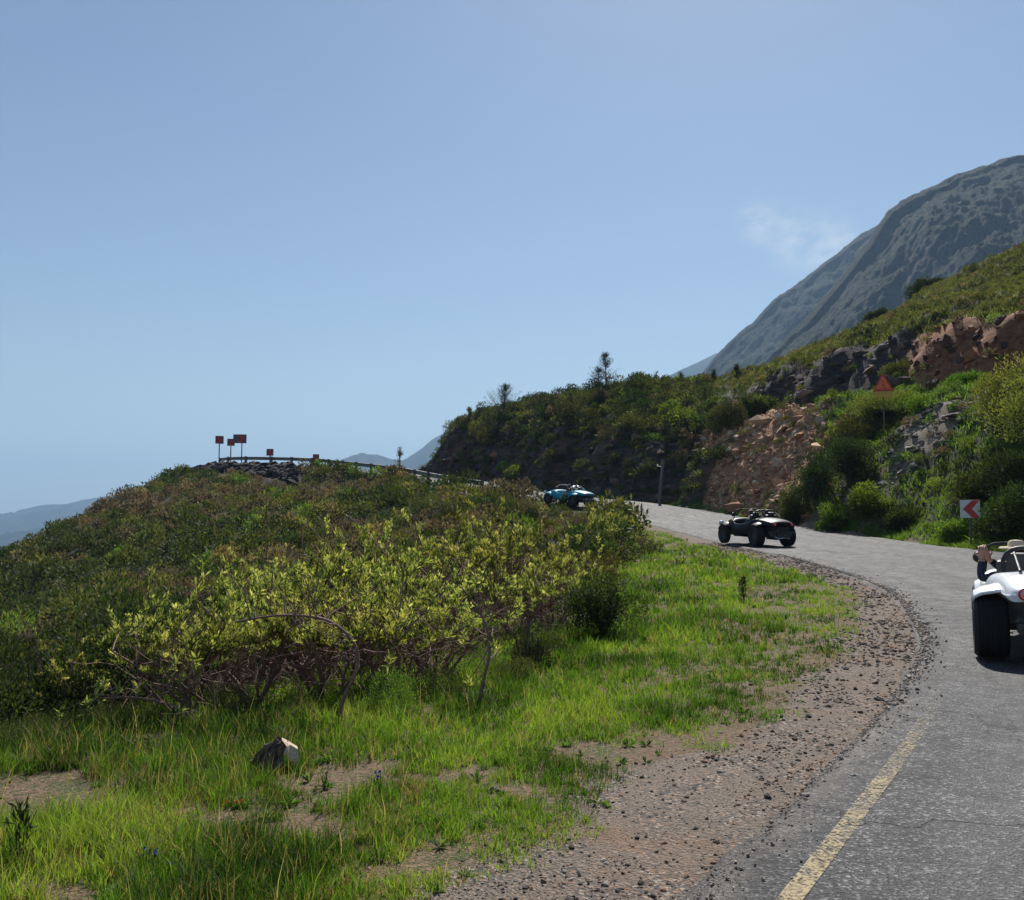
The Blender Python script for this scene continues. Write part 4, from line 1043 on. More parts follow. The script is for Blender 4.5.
stones('earth_outcrop', xu, yu, np.exp(rs.normal(-1.8, .4, len(xu))), 1.1, [(.22, .085, .045), (.15, .065, .04), (.30, .125, .06), (.08, .05, .042)], 'rusty red broken face of the upper road cutting', 'rock', sink=.62, jit=.5, long=1.5)
# rocks shoring up the far bend
k0 = np.searchsorted(ROAD[:, 1], 78); k1 = np.searchsorted(ROAD[:, 1], 103); kk = rs.integers(k0, k1, 1100)
of = rs.uniform(1.1, 5.5, 1100)
x = ROAD[kk, 0] - RN[kk, 0] * of; y = ROAD[kk, 1] - RN[kk, 1] * of
bs_ = np.clip(np.exp(rs.normal(-.95, .3, len(x))), .1, .55)
ok = (bearing_px(x, y) > 192) & (bearing_px(x, y) < 296); x, y, bs_ = x[ok], y[ok], bs_[ok]
stones('bank_rocks', x, y, bs_, .85, [(.035, .03, .03), (.022, .02, .021), (.055, .046, .043)], 'dark rocks shoring up the bend below the far guardrail', 'rock', sink=.35, jit=.4, long=1.6)

# ------------------------------------------------------------------ grass
def blades(bx, by, ht, wd, lean, r, tint, z0=None):
    n = len(bx); a = r.uniform(0, 6.28, n); la = r.uniform(0, 6.28, n)
    z = H(bx, by) - .01 if z0 is None else z0
    wx, wy = np.cos(a) * wd * .5, np.sin(a) * wd * .5
    lx, ly = np.cos(la) * lean * ht, np.sin(la) * lean * ht
    V = np.empty((n, 6, 3))
    for k, (f, wf, lf) in enumerate([(0, 1, 0), (.55, .8, .3), (1, .12, 1)]):
        hz_ = z + ht * f * np.sqrt(np.maximum(1 - (lean * lf) ** 2 * .5, .2))
        V[:, 2 * k] = np.stack([bx + lx * lf - wx * wf, by + ly * lf - wy * wf, hz_], 1)
        V[:, 2 * k + 1] = np.stack([bx + lx * lf + wx * wf, by + ly * lf + wy * wf, hz_], 1)
    b = (np.arange(n) * 6)[:, None]
    F = np.concatenate([b + np.array([[0, 1, 3, 2]]), b + np.array([[2, 3, 5, 4]])], 1).reshape(-1, 4)
    return V.reshape(-1, 3), F, np.repeat(tint, 6, 0)
rg = np.random.default_rng(31)
nt = 125000
yy = 2.6 + 36 * rg.random(nt) ** 2.0; xx = rg.uniform(-.64, .41, nt) * yy - .1
Zg = zones(xx, yy); edge = np.interp(yy, [3, 5, 7, 8.5, 11, 16, 24, 30, 36, 42], [-9, -9, -4.4, -2.6, -.6, .5, 2.0, 3.0, 3.6, 4.2])
patch = fbm(xx, yy, .85, 4, 51); fine = fbm(xx, yy, .45, 3, 52)
# thinner and drier towards the gravel and in the near foreground
dens = .92 - Zg['gravel'] * 1.02 - .55 * ss(patch + 1.0 * fine, .02, .40) * ss(7.4 - yy, 0, 2) - .45 * ss(patch + .6 * fine, .05, .3)
dens *= ss(Zg['left'] + .5 * fine, .1, .85) * .9 + .1 * (Zg['left'] > .3)
thick = np.interp(yy, [6.5, 7.5, 9, 12, 20, 30], [1.0, 1.0, .7, .6, .6, .6])
ok = (rg.random(nt) < dens) & (xx > edge - 1.2) & (Zg['left'] > .15)
xx, yy, patch, fine, lf = xx[ok], yy[ok], patch[ok], fine[ok], Zg['left'][ok]
print('tufts', len(xx))
Bn = np.where(yy < 6, 9, np.where(yy < 12, 7, 5))
ti = np.repeat(np.arange(len(xx)), Bn); n = len(ti)
hT = (.035 + .105 * rg.random(len(xx)) ** 2.0) * (1 + .5 * fbm(xx, yy, 2.5, 2, 57)) * np.where(xx < -.8, 1.3, 1.0) * ss(lf, 0, 2.2) ** .5 * np.clip(.9 + yy / 30, 1, 1.5) * (1 - .45 * ss(patch + fine, -.1, .35))
bx = xx[ti] + rg.normal(size=n) * .022; by = yy[ti] + rg.normal(size=n) * .022
tone = np.clip(.5 + fbm(xx, yy, .8, 4, 58) * 1.1 + rg.normal(size=len(xx)) * .18, 0, 1)[ti]
dry = (rg.random(len(xx)) < (.06 + .10 * (xx < -.5) * (yy < 8) + .15 * ss(patch, .1, .5)))[ti]
g1, g2, g3 = np.array((.028, .065, .010)), np.array((.09, .185, .02)), np.array((.20, .29, .045))
tint = np.where(tone[:, None] < .5, g1 + (g2 - g1) * tone[:, None] * 2, g2 + (g3 - g2) * (tone[:, None] * 2 - 1))
tint = np.where(dry[:, None], np.array((.24, .19, .10)) * rg.uniform(.6, 1.2, (n, 1)), tint) * rg.uniform(.8, 1.2, (n, 1))
V1, F1, T1 = blades(bx, by, hT[ti] * rg.uniform(.55, 1.3, n), np.clip(.0035 * yy[ti] / 4.5, .004, .02) * rg.uniform(.7, 1.5, n), rg.uniform(.1, .75, n), rg, tint)
# tall dry stalks, mostly at lower left
ns = 1000; sy = 2.9 + 5.5 * rg.random(ns) ** 1.3; sx = rg.uniform(-.62, .12, ns) * sy
oks = (sx > np.interp(sy, [3, 5, 7, 8.5], [-9, -9, -4.6, -2.8])) & (zones(sx, sy)['left'] > 1.3) & (rg.random(ns) < np.where(sx < -.6, .8, .25)); sx, sy = sx[oks], sy[oks]; ns = len(sx)
V2, F2, T2 = blades(sx, sy, rg.uniform(.14, .34, ns), np.full(ns, .0035), rg.uniform(.05, .5, ns), rg, np.array([(.38, .32, .17), (.26, .25, .09), (.20, .24, .06)])[rg.integers(0, 3, ns)])
# broad leaved weeds
nw = 520; wy = 2.9 + 12 * rg.random(nw) ** 1.6; wx = rg.uniform(-.6, .3, nw) * wy; Zw = zones(wx, wy)
okw = (wx > np.interp(wy, [3, 5, 7, 8.5, 11, 16], [-9, -9, -4.4, -2.6, -.6, .5])) & (Zw['left'] > .9); wx, wy = wx[okw], wy[okw]
wi = np.repeat(np.arange(len(wx)), 12); n = len(wi); ax = rand_dirs(n, rg, .6); ax[:, 2] = np.abs(ax[:, 2])
ln = (rg.uniform(.03, .075, len(wx)))[wi]
V3 = leaves(np.stack([wx[wi], wy[wi], H(wx[wi], wy[wi])], 1), ax, ln, ln * .28, rg); c3 = np.array([(.05, .11, .02), (.08, .16, .03), (.13, .17, .09)])[rg.integers(0, 3, len(wx))][wi]
T3 = np.repeat(c3, 4, 0); F3 = np.arange(len(V3)).reshape(-1, 4)
# low tufts at the far verge of the road, under the bank
kk = rg.integers(60, np.searchsorted(ROAD[:, 1], 60), 5200); of = RW[kk] + .25 + rg.gamma(1.2, .35, 5200)
fx = ROAD[kk, 0] + RN[kk, 0] * of; fy = ROAD[kk, 1] + RN[kk, 1] * of; okf = (fy > 14) & (fbm(fx, fy, 3, 2, 60) > -.35); fx, fy = fx[okf], fy[okf]
fi = np.repeat(np.arange(len(fx)), 7); n = len(fi)
V4, F4, T4 = blades(fx[fi] + rg.normal(size=n) * .07, fy[fi] + rg.normal(size=n) * .07, rg.uniform(.08, .28, n), np.full(n, .022), rg.uniform(.1, .8, n), rg, np.array((.11, .19, .025)) * rg.uniform(.5, 1.4, (n, 1)))
# creepers and coarse grass over the bank, wiry tufts on the slope above the cutting
nb5 = 60000; qx = rg.uniform(2, 70, nb5); qy = rg.uniform(22, 100, nb5); Zq = zones(qx, qy)
lowb = (Zq['px'] > 815) & (Zq['px'] < 1110) & (Zq['over'] > .7) & (Zq['over'] < 9.6) & (Zq['rub'] < .45) & (fbm(qx, qy, 2.2, 3, 66) > -.45)
upb = (Zq['px'] > 735) & (Zq['px'] < 1110) & (Zq['over'] > 12.4) & (qy > 40)
kb5 = lowb | upb; qx, qy, lowb = qx[kb5], qy[kb5], lowb[kb5]; qi = np.repeat(np.arange(len(qx)), 8); n = len(qi)
tq = np.where(lowb[:, None], np.array((.10, .17, .025)), np.array((.10, .115, .035))) * (1 + .5 * fbm(qx, qy, 3, 3, 67))[:, None] * rg.uniform(.55, 1.4, (len(qx), 1))
sp_ = np.where(lowb, .16, .22)[qi]
V5, F5, T5 = blades(qx[qi] + rg.normal(size=n) * sp_, qy[qi] + rg.normal(size=n) * sp_, rg.uniform(.12, .38, n), np.where(lowb, .045, .06)[qi] * rg.uniform(.6, 1.2, n), rg.uniform(.2, .95, n), rg, tq[qi] * rg.uniform(.7, 1.3, (n, 1)))
print('bank tufts', len(qx))
V4 = np.concatenate([V4, V5]); F4 = np.concatenate([F4, F5 + len(V4) - len(V5)]); T4 = np.concatenate([T4, T5])
o1 = len(V1); o2 = o1 + len(V2); o3 = o2 + len(V3)
GRASS = tint_material('grass_blade', .5)
link('grass', np_mesh('grass', np.concatenate([V1, V2, V3, V4]), np.concatenate([F1, F2 + o1, F3 + o2, F4 + o3]), 4, {'tint': np.concatenate([T1, T2, T3, T4])}), GRASS, kind='stuff', label='short bright green grass and weeds on the road verge', cat='grass')
print('grass quads', len(F1) + len(F2) + len(F3) + len(F4))
# ------------------------------------------------------------------ mesh builder for made things
class Geo:
    def __init__(s): s.v = []; s.f = []
    def add(s, V, F):
        b = len(s.v); s.v += [tuple(map(float, p)) for p in V]; s.f += [tuple(int(i) + b for i in q) for q in F]; return s
    def box(s, c, d, rot=None, bev=0.0):
        bm = bmesh.new(); bmesh.ops.create_cube(bm, size=1)
        for v in bm.verts: v.co = Vector((v.co.x * d[0], v.co.y * d[1], v.co.z * d[2]))
        if bev: bmesh.ops.bevel(bm, geom=bm.edges[:], offset=bev, segments=2, affect='EDGES', profile=.6)
        M = Matrix.Translation(c) @ (rot.to_matrix().to_4x4() if rot else Matrix.Identity(4))
        bm.verts.index_update(); s.add([M @ v.co for v in bm.verts], [[v.index for v in f.verts] for f in bm.faces]); bm.free(); return s
    def tube(s, pts, r, sides=8, cap=True):
        pts = np.asarray(pts, float); rr = np.full(len(pts), r) if np.isscalar(r) else np.asarray(r)
        V, F = tubes([(pts, rr)], sides); b = len(s.v); s.add(V, F)
        if cap:
            s.f.append(tuple(b + i for i in range(sides))[::-1]); s.f.append(tuple(b + (len(pts) - 1) * sides + i for i in range(sides)))
        return s
    def lathe(s, prof, c, axis='x', seg=24):
        """prof: (offset along axis, radius)"""
        b = len(s.v); n = len(prof)
        for k in range(seg):
            a = k / seg * 2 * math.pi
            for o, r in prof:
                q = (r * math.cos(a), r * math.sin(a))
                p = {'x': (o, q[0], q[1]), 'y': (q[0], o, q[1]), 'z': (q[0], q[1], o)}[axis]
                s.v.append(tuple(np.add(p, c)))
        for k in range(seg):
            for j in range(n - 1):
                s.f.append((b + k * n + j, b + ((k + 1) % seg) * n + j, b + ((k + 1) % seg) * n + j + 1, b + k * n + j + 1))
        return s
    def build(s, name, mat, parent=None, smooth=True, **k):
        me = bpy.data.meshes.new(name); me.from_pydata(s.v, [], s.f); me.update()
        bm = bmesh.new(); bm.from_mesh(me); bmesh.ops.recalc_face_normals(bm, faces=bm.faces); bm.to_mesh(me); bm.free()
        if smooth:
            me.polygons.foreach_set('use_smooth', [True] * len(me.polygons))
            try: me.set_sharp_from_angle(angle=R(38))
            except Exception: pass
        return link(name, me, mat, parent, **k)
from mathutils import Euler
def arc(cx, cz, r, a0, a1, n, y):
    return [(cx + r * math.cos(R(a)), y, cz + r * math.sin(R(a))) for a in np.linspace(a0, a1, n)]

M = {}
M['tyre'] = simple('tyre_rubber', (.016, .016, .017), .85, var=.3, scale=30)
M['rim'] = simple('dull_rim', (.07, .07, .075), .5, .6)
M['white'] = simple('white_gelcoat', (.78, .79, .80), .28, var=.03, scale=3, Coat_Weight=.4)
M['black'] = simple('black_gelcoat', (.004, .0045, .005), .45, spec=.2, var=.2, scale=3)
M['blue'] = simple('blue_gelcoat', (.02, .28, .40), .5, spec=.3, var=.06, scale=3)
M['trim'] = simple('black_trim', (.02, .02, .022), .5, var=.2)
M['seat'] = simple('dark_vinyl', (.03, .03, .034), .55, var=.2)
M['chrome'] = simple('steel_tube', (.6, .6, .62), .25, 1.0, var=.05)
M['metal'] = simple('engine_metal', (.10, .10, .10), .5, .6, var=.4)
M['redlens'] = simple('red_lens', (.55, .015, .03), .2, var=.05)
M['pinklens'] = simple('pale_lens', (.75, .45, .5), .2, var=.05)
M['lamp'] = simple('headlamp_glass', (.75, .77, .8), .1, .3, var=.02)
M['signwhite'] = simple('sign_white', (.72, .70, .67), .5, var=.08, scale=6)
M['signbacklit'] = simple('sign_white_backlit', (.13, .075, .08), .6, var=.1, scale=6)  # far white boards: their backlit dimness is put into this darker colour
M['signred'] = simple('sign_red', (.55, .03, .03), .45, var=.1, scale=6)
M['signback'] = simple('sign_back_grey', (.10, .105, .11), .6, .3, var=.15, scale=5)
M['signorange'] = simple('sign_orange', (.85, .16, .05), .5, var=.06, scale=6)
M['signyellow'] = simple('sign_yellow', (.60, .38, .05), .5, var=.06, scale=6)
M['galv'] = simple('weathered_galvanised', (.20, .195, .19), .55, .5, var=.35, scale=4)
M['postwood'] = simple('weathered_post', (.13, .105, .085), .9, var=.4, scale=12)
M['skin'] = simple('skin', (.50, .27, .19), .55, var=.06, scale=15)
M['hair'] = simple('dark_hair', (.03, .02, .015), .6, var=.3, scale=60)
M['straw'] = simple('straw', (.62, .50, .36), .8, var=.15, scale=80)
gl = NM('windscreen_glass'); g1_ = gl.n('ShaderNodeBsdfGlossy'); g1_.inputs['Roughness'].default_value = .02
g2_ = gl.n('ShaderNodeBsdfTransparent'); g2_.inputs[0].default_value = (.88, .92, .92, 1); g3_ = gl.n('ShaderNodeMixShader'); g3_.inputs[0].default_value = .09
gl.l(g2_.outputs[0], g3_.inputs[1]); gl.l(g1_.outputs[0], g3_.inputs[2]); M['glass'] = gl.end(g3_.outputs[0])

# ------------------------------------------------------------------ beach buggy
def hull():
    ys = [-.66, -.58, -.38, -.1, .2, .36, .42, .8, 1.2, 1.42, 1.5, 1.7, 2.0, 2.3, 2.55, 2.66]
    hw = [.42, .48, .52, .54, .58, .64, .66, .69, .69, .68, .67, .62, .52, .44, .36, .26]
    tz = [.70, .76, .80, .83, .85, .85, .80, .70, .68, .70, .78, .82, .78, .70, .58, .50]
    bz = [.64, .62, .60, .58, .42, .30, .26, .25, .25, .25, .25, .27, .34, .40, .42, .44]
    V = []
    for y, w_, t, b in zip(ys, hw, tz, bz):
        open_ = .40 < y < 1.46
        half = [(.0, b), (.55 * w_, b), (.86 * w_, b + .02), (w_, b + .12), (1.0 * w_, t - .14), (.96 * w_, t - .04), (.90 * w_, t)]
        half += [(.84 * w_, t - .02), (.80 * w_, .40), (.4 * w_, .37), (0, .37)] if open_ else [(.82 * w_, t + .015), (.6 * w_, t + .04), (.3 * w_, t + .055), (0, t + .06)]
        ring = half + [(-x, z) for x, z in half[-2:0:-1]]
        V.append([(x, y, z) for x, z in ring])
    n = len(V[0]); F = []
    for i in range(len(V) - 1):
        for j in range(n):
            F.append((i * n + j, i * n + (j + 1) % n, (i + 1) * n + (j + 1) % n, (i + 1) * n + j))
    F.append(tuple(range(n))); F.append(tuple((len(V) - 1) * n + j for j in range(n))[::-1])
    return [p for r in V for p in r], F
def make_buggy(name, label, paint, chrome, seats=2, group='beach buggies in convoy'):
    t = thing(name, label, 'buggy', group=group)
    HV, HF = hull(); g = Geo().add(HV, HF); b = g.build('body', paint, t)
    sb = b.modifiers.new('soft', 'SUBSURF'); sb.levels = 1; sb.render_levels = 2
    for sx in (-1, 1):
        for yc, zc, r, xs, a0, a1 in ((0, .33, .38, (.42, .56, .70, .77, .785), 25, 122), (2.08, .31, .35, (.38, .50, .62, .70, .71), 30, 150)):
            G = Geo(); N = 18; V = []
            for i, a in enumerate(np.linspace(a0, a1, N)):
                up = [.07, .06, .025, -.02, -.07]
                flare = 1 + .10 * abs((i - N / 2) / (N / 2)) ** 3
                for x_, u_ in zip(xs, up): V.append((sx * x_, yc + (r + u_) * flare * math.cos(R(a)), zc + (r + u_) * math.sin(R(a))))
            K = len(xs); G.add(V, [(i * K + j, i * K + j + 1, (i + 1) * K + j + 1, (i + 1) * K + j) for i in range(N - 1) for j in range(K - 1)])
            f = G.build('fender', paint, t); so = f.modifiers.new('t', 'SOLIDIFY'); so.thickness = .018
    for sx in (-1, 1):
        for yc, r, wd, xc in ((0, .33, .32, .62), (2.08, .30, .21, .62)):
            e = bpy.data.objects.new('wheel', None); COL.objects.link(e); e.parent = t; e.location = (sx * xc, yc, r)
            w_ = wd / 2
            prof = [(-w_ * .8, r * .58), (-w_, r * .72), (-w_, r * .88), (-w_ * .82, r * .97)]
            for q in np.linspace(-.72, .72, 9): prof += [(w_ * (q - .05), r), (w_ * (q + .02), r), (w_ * (q + .03), r * .97), (w_ * (q + .07), r * .97)]
            prof += [(w_ * .86, r * .97), (w_, r * .88), (w_, r * .72), (w_ * .8, r * .58)]
            Geo().lathe(prof, (0, 0, 0), 'x', 40).build('tyre', M['tyre'], e)
            o = sx * w_
            G = Geo().lathe([(o * .8, r * .60), (o * .55, r * .56), (o * .45, r * .30), (o * .62, r * .26), (o * .66, .0)], (0, 0, 0), 'x', 24)
            G.lathe([(-o * .8, r * .60), (-o * .5, r * .56), (-o * .4, 0)], (0, 0, 0), 'x', 24)
            for k in range(5):
                a = k * 2 * math.pi / 5; G.box((o * .6, r * .42 * math.cos(a), r * .42 * math.sin(a)), (.03, .05, r * .3), Euler((a - math.pi / 2 + math.pi, 0, 0)).to_quaternion())
            G.build('rim', M['rim'], e)
    # windscreen
    sc_ = [(-.60, 1.50, .80), (-.56, 1.42, 1.05), (-.50, 1.385, 1.13), (0, 1.375, 1.15), (.50, 1.385, 1.13), (.56, 1.42, 1.05), (.60, 1.50, .80)]
    ws = Geo().tube(catmull(np.array(sc_), .05), .018).build('windscreen_frame', chrome, t)
    Geo().add([(-.59, 1.5, .82), (.59, 1.5, .82), (.54, 1.42, 1.06), (.48, 1.39, 1.12), (-.48, 1.39, 1.12), (-.54, 1.42, 1.06)], [(0, 1, 2, 3, 4, 5)]).build('windscreen_pane', M['glass'], ws, False)
    hp = [(-.47, .32, .82), (-.46, .36, 1.0), (-.38, .38, 1.10), (-.2, .385, 1.13), (.2, .385, 1.13), (.38, .38, 1.10), (.46, .36, 1.0), (.47, .32, .82)]
    rb = Geo().tube(catmull(np.array(hp), .05), .024)
    rb.tube([(-.36, .37, 1.09), (-.33, 0, .90)], .016); rb.tube([(.36, .37, 1.09), (.33, 0, .90)], .016)
    rb.build('roll_bar', chrome, t)
    for sx in (-1, 1):
        for k in range(seats // 2):
            y0 = .66 - 0 * k
            s_ = Geo().box((sx * .31, y0 + .18, .46), (.44, .46, .13), None, .04)
            s_.box((sx * .31, y0 - .08, .74), (.42, .11, .50), Euler((R(10), 0, 0)).to_quaternion(), .04)
            s_.box((sx * .31, y0 - .14, 1.00), (.24, .08, .14), Euler((R(10), 0, 0)).to_quaternion(), .03).build('seat', M['seat'], t)
    G = Geo(); cs = np.array((.31, 1.16, .84)); tl = R(55)
    pts = [cs + np.array((.17 * math.cos(a), .17 * math.sin(a) * math.cos(tl), .17 * math.sin(a) * math.sin(tl))) for a in np.linspace(0, 2 * math.pi, 21)]
    G.tube(pts, .013, 6, False); G.tube([cs, (.31, 1.45, .70)], .02); G.tube([pts[0], cs, pts[10]], .01); G.build('steering_wheel', M['trim'], t)
    for sx in (-1, 1):
        h = Geo().lathe([(-.10, .02), (-.08, .075), (0, .085), (.02, .085)], (sx * .50, 2.50, .66), 'y', 20).build('headlight', M['chrome'], t)
        Geo().lathe([(.0, .078), (.025, .06), (.035, 0)], (sx * .50, 2.515, .66), 'y', 20).build('lens', M['lamp'], h)
        h = Geo().lathe([(.03, .062), (-.012, .062), (-.02, .045)], (sx * .34, -.665, .715), 'y', 20).build('tail_light', M['redlens'], t)
        Geo().lathe([(-.018, .032), (-.03, .025), (-.034, 0)], (sx * .34, -.665, .715), 'y', 16).build('lens', M['pinklens'], h)
        G = Geo().tube([(sx * .56, 1.45, .95), (sx * .64, 1.45, .97)], .008); G.lathe([(-.03, .02), (-.03, .06), (0, .066), (.005, 0)], (sx * .66, 1.44, .97), 'y', 18); G.build('mirror', M['trim'], t)
    G = Geo().box((0, -.50, .42), (.46, .34, .26), None, .03); G.lathe([(-.12, .0), (-.12, .16), (.04, .17), (.05, 0)], (0, -.45, .56), 'y', 20)
    G.box((0, -.15, .30), (.30, .60, .16), None, .03); G.tube([(-.56, 0, .33), (.56, 0, .33)], .035); Geo().tube([(-.56, 2.08, .31), (.56, 2.08, .31)], .03).build('front_axle', M['metal'], t)
    for sx in (-1, 1): G.box((sx * .30, -.45, .40), (.22, .26, .16), None, .03)
    G.build('engine', M['metal'], t)
    G = Geo()
    for sx in (-1, 1): G.tube(catmull(np.array([(sx * .28, -.55, .33), (sx * .2, -.70, .28), (sx * .06, -.76, .30), (sx * .05, -.84, .30)]), .03), .022)
    G.build('exhaust', M['chrome'], t)
    Geo().tube(catmull(np.array([(-.42, -.60, .44), (-.40, -.72, .46), (-.2, -.76, .46), (.2, -.76, .46), (.40, -.72, .46), (.42, -.60, .44)]), .05), .018).build('bumper', chrome, t)
    Geo().tube(catmull(np.array([(-.38, 2.58, .42), (-.36, 2.74, .42), (0, 2.78, .42), (.36, 2.74, .42), (.38, 2.58, .42)]), .05), .018).build('bumper', chrome, t)
    Geo().box((0, -.70, .58), (.42, .012, .11), Euler((R(-12), 0, 0)).to_quaternion(), .004).build('number_plate', M['trim'], t)
    return t
def frame_of(x, y, heading):
    """a car standing on the road: position, yaw, pitch"""
    rz = -R(heading)
    return (x, y), rz
def place(t, x, y, heading):
    d = np.array((math.sin(R(heading)), math.cos(R(heading))))
    def rzz(px_, py_):
        _, z, _ = road_dist([px_], [py_]); return float(z[0])
    z0 = rzz(x, y); z1 = rzz(x + d[0] * 2.1, y + d[1] * 2.1)
    pitch = math.atan2(z1 - z0, 2.1)
    t.rotation_mode = 'XYZ'; t.location = (x, y, z0 + .004); t.rotation_euler = (pitch, 0, -R(heading))
    bpy.context.view_layer.update()
    return Matrix.Translation(t.location) @ t.rotation_euler.to_matrix().to_4x4()

# ------------------------------------------------------------------ people
def ellipsoid(c, r, seg=14, rings=10):
    bm = bmesh.new(); bmesh.ops.create_uvsphere(bm, u_segments=seg, v_segments=rings, radius=1)
    V = [(v.co.x * r[0] + c[0], v.co.y * r[1] + c[1], v.co.z * r[2] + c[2]) for v in bm.verts]; bm.verts.index_update()
    F = [[v.index for v in f.verts] for f in bm.faces]; bm.free(); return V, F
def person(label, M_car, seat, shirt, pants, arms, head_turn=0.0, hat=None, hair=True, lean=0.0, sleeve=True):
    """seated person; coordinates in the car's frame; arms: {side: (elbow, wrist, hand_dir)}"""
    s = np.array(seat, float)
    J = {}; E = []
    def j(n, p, r, par=None):
        J[n] = (len(J), p, r)
        if par: E.append((J[par][0], J[n][0]))
    o = lambda x, y, z: tuple(s + np.array((x, y, z)))
    j('pelvis', o(0, 0, .10), (.15, .12)); j('waist', o(0, -.03, .24), (.135, .105), 'pelvis'); j('chest', o(0, -.06 + lean, .42), (.16, .12), 'waist')
    j('neckb', o(0, -.05 + lean, .535), (.065, .06), 'chest'); j('neck', o(0, -.035 + lean, .60), (.05, .05), 'neckb'); j('nt', o(0, -.03 + lean, .64), (.05, .05), 'neck')
    for sd, sx in (('l', -1), ('r', 1)):
        j('sh' + sd, o(sx * .17, -.05 + lean, .49), (.062, .062), 'chest')
        el, wr, hd = arms[sd]
        j('el' + sd, tuple(el), (.056, .056), 'sh' + sd); j('wr' + sd, tuple(wr), (.034, .034), 'el' + sd)
        j('hip' + sd, o(sx * .10, .06, .09), (.095, .09), 'pelvis'); j('kn' + sd, o(sx * .13, .45, .17), (.065, .065), 'hip' + sd)
        j('an' + sd, o(sx * .13, .68, -.06), (.042, .042), 'kn' + sd); j('to' + sd, o(sx * .13, .82, -.05), (.035, .035), 'an' + sd)
    me = bpy.data.meshes.new('tmp'); me.from_pydata([v[1] for v in J.values()], E, []); ob = bpy.data.objects.new('tmp', me); COL.objects.link(ob)
    sk = ob.modifiers.new('skin', 'SKIN'); sk.use_smooth_shade = True; sv = me.skin_vertices[0].data
    for k, (i, p, r) in J.items(): sv[i].radius = r
    sv[0].use_root = True
    ss_ = ob.modifiers.new('sub', 'SUBSURF'); ss_.levels = 2
    bpy.context.view_layer.update(); dg = bpy.context.evaluated_depsgraph_get(); em = ob.evaluated_get(dg).to_mesh()
    V = [tuple(v.co) for v in em.vertices]; F = [tuple(p.vertices) for p in em.polygons]; ob.evaluated_get(dg).to_mesh_clear()
    bpy.data.objects.remove(ob); bpy.data.meshes.remove(me)
    mats = []
    wl = [np.array(J['wrl'][1]), np.array(J['wrr'][1])]; el_ = [np.array(J['ell'][1]), np.array(J['elr'][1])]
    for f in F:
        c = np.mean([V[i] for i in f], 0); m_i = 0
        if c[2] > s[2] + .575 and abs(c[0] - s[0]) < .12: m_i = 2
        elif c[1] > s[1] + .10 and c[2] < s[2] + .26 and abs(c[0] - s[0]) < .24 or c[2] < s[2] + .15: m_i = 1
        for w_, e_ in zip(wl, el_):
            if np.linalg.norm(c - w_) < .05: m_i = 2
            if not sleeve:
                ab = w_ - e_; t_ = np.clip(np.dot(c - e_, ab) / np.dot(ab, ab), 0, 1)
                if np.linalg.norm(c - (e_ + ab * t_)) < .06 and t_ > .02: m_i = 2
        mats.append(m_i)
    def app(v, f, mi):
        b = len(V); V.extend([tuple(map(float, q)) for q in v]); F.extend([tuple(int(i) + b for i in q) for q in f]); mats.extend([mi] * len(f))
    hc = np.array(o(0, -.01 + lean, .735)); ca, sa = math.cos(head_turn), math.sin(head_turn)
    def hrot(v): v = np.array(v) - hc; return [tuple(hc + np.array((q[0] * ca - q[1] * sa, q[0] * sa + q[1] * ca, q[2]))) for q in v]
    v, f = ellipsoid(hc, (.076, .096, .118), 20, 14)
    v = [(p[0] * 1.0 if p[2] > hc[2] - .03 else hc[0] + (p[0] - hc[0]) * .86, p[1], p[2]) for p in v]; app(hrot(v), f, 2)
    v, f = ellipsoid(hc + (0, .098, -.012), (.013, .018, .022), 8, 6); app(hrot(v), f, 2)
    for sx in (-1, 1):
        v, f = ellipsoid(hc + (sx * .077, -.005, -.005), (.010, .020, .032), 8, 6); app(hrot(v), f, 2)
        v, f = ellipsoid(hc + (sx * .031, .084, .010), (.013, .010, .009), 8, 6); app(hrot(v), f, 3)
    v, f = ellipsoid(hc + (0, .089, -.052), (.025, .008, .007), 8, 6); app(hrot(v), f, 4)
    for k, sd in enumerate('lr'):
        wr = np.array(arms[sd][1]); hd = np.array(arms[sd][2], float); hd /= np.linalg.norm(hd); ref = np.array((0, 0, 1.)) if abs(hd[2]) < .8 else np.array((0, 1., 0))
        sdv = np.cross(hd, ref); sdv /= np.linalg.norm(sdv); nm = np.cross(sdv, hd)
        pv_, pf_ = tubes([(np.array([wr - hd * .02, wr + hd * .03, wr + hd * .085, wr + hd * .10]), np.array([.026, .036, .038, .03]))], 8)
        pv_ = wr + (pv_ - wr) - np.outer((pv_ - wr) @ nm, nm) * .45; app(pv_, pf_, 2)
        for q, (off, ln) in enumerate([(-.03, .070), (-.010, .080), (.010, .076), (.028, .06)]):
            b0 = wr + hd * .09 + sdv * off; p1 = b0 + hd * ln * .5 + nm * ln * .12; p2 = p1 + hd * ln * .28 + nm * ln * .32; p3 = p2 + nm * ln * .26 + hd * ln * .04
            tv, tf = tubes([(np.array([b0 - hd * .02, b0, p1, p2, p3]), np.array([.009, .0092, .0085, .0078, .005]))], 6); app(tv, tf, 2)
        sg = 1 if sd == 'l' else -1
        b0 = wr + hd * .03 + sdv * .03 * sg; p1 = b0 + (hd * .5 + sdv * .7 * sg) * .04; p2 = p1 + (hd * .8 + sdv * .2 * sg + nm * .3) * .032
        tv, tf = tubes([(np.array([b0 - sdv * .015 * sg, b0, p1, p2]), np.array([.012, .012, .0105, .007]))], 6); app(tv, tf, 2)
    inv0 = Matrix.Translation(-Vector(seat))
    me = bpy.data.meshes.new('person'); me.from_pydata([tuple(Vector(p) - Vector(seat)) for p in V], [], F)
    for mm in (shirt, pants, M['skin'], M['hair'], simple('lip', (.35, .12, .10), .5)): me.materials.append(mm)
    me.polygons.foreach_set('material_index', mats); me.polygons.foreach_set('use_smooth', [True] * len(F)); me.update()
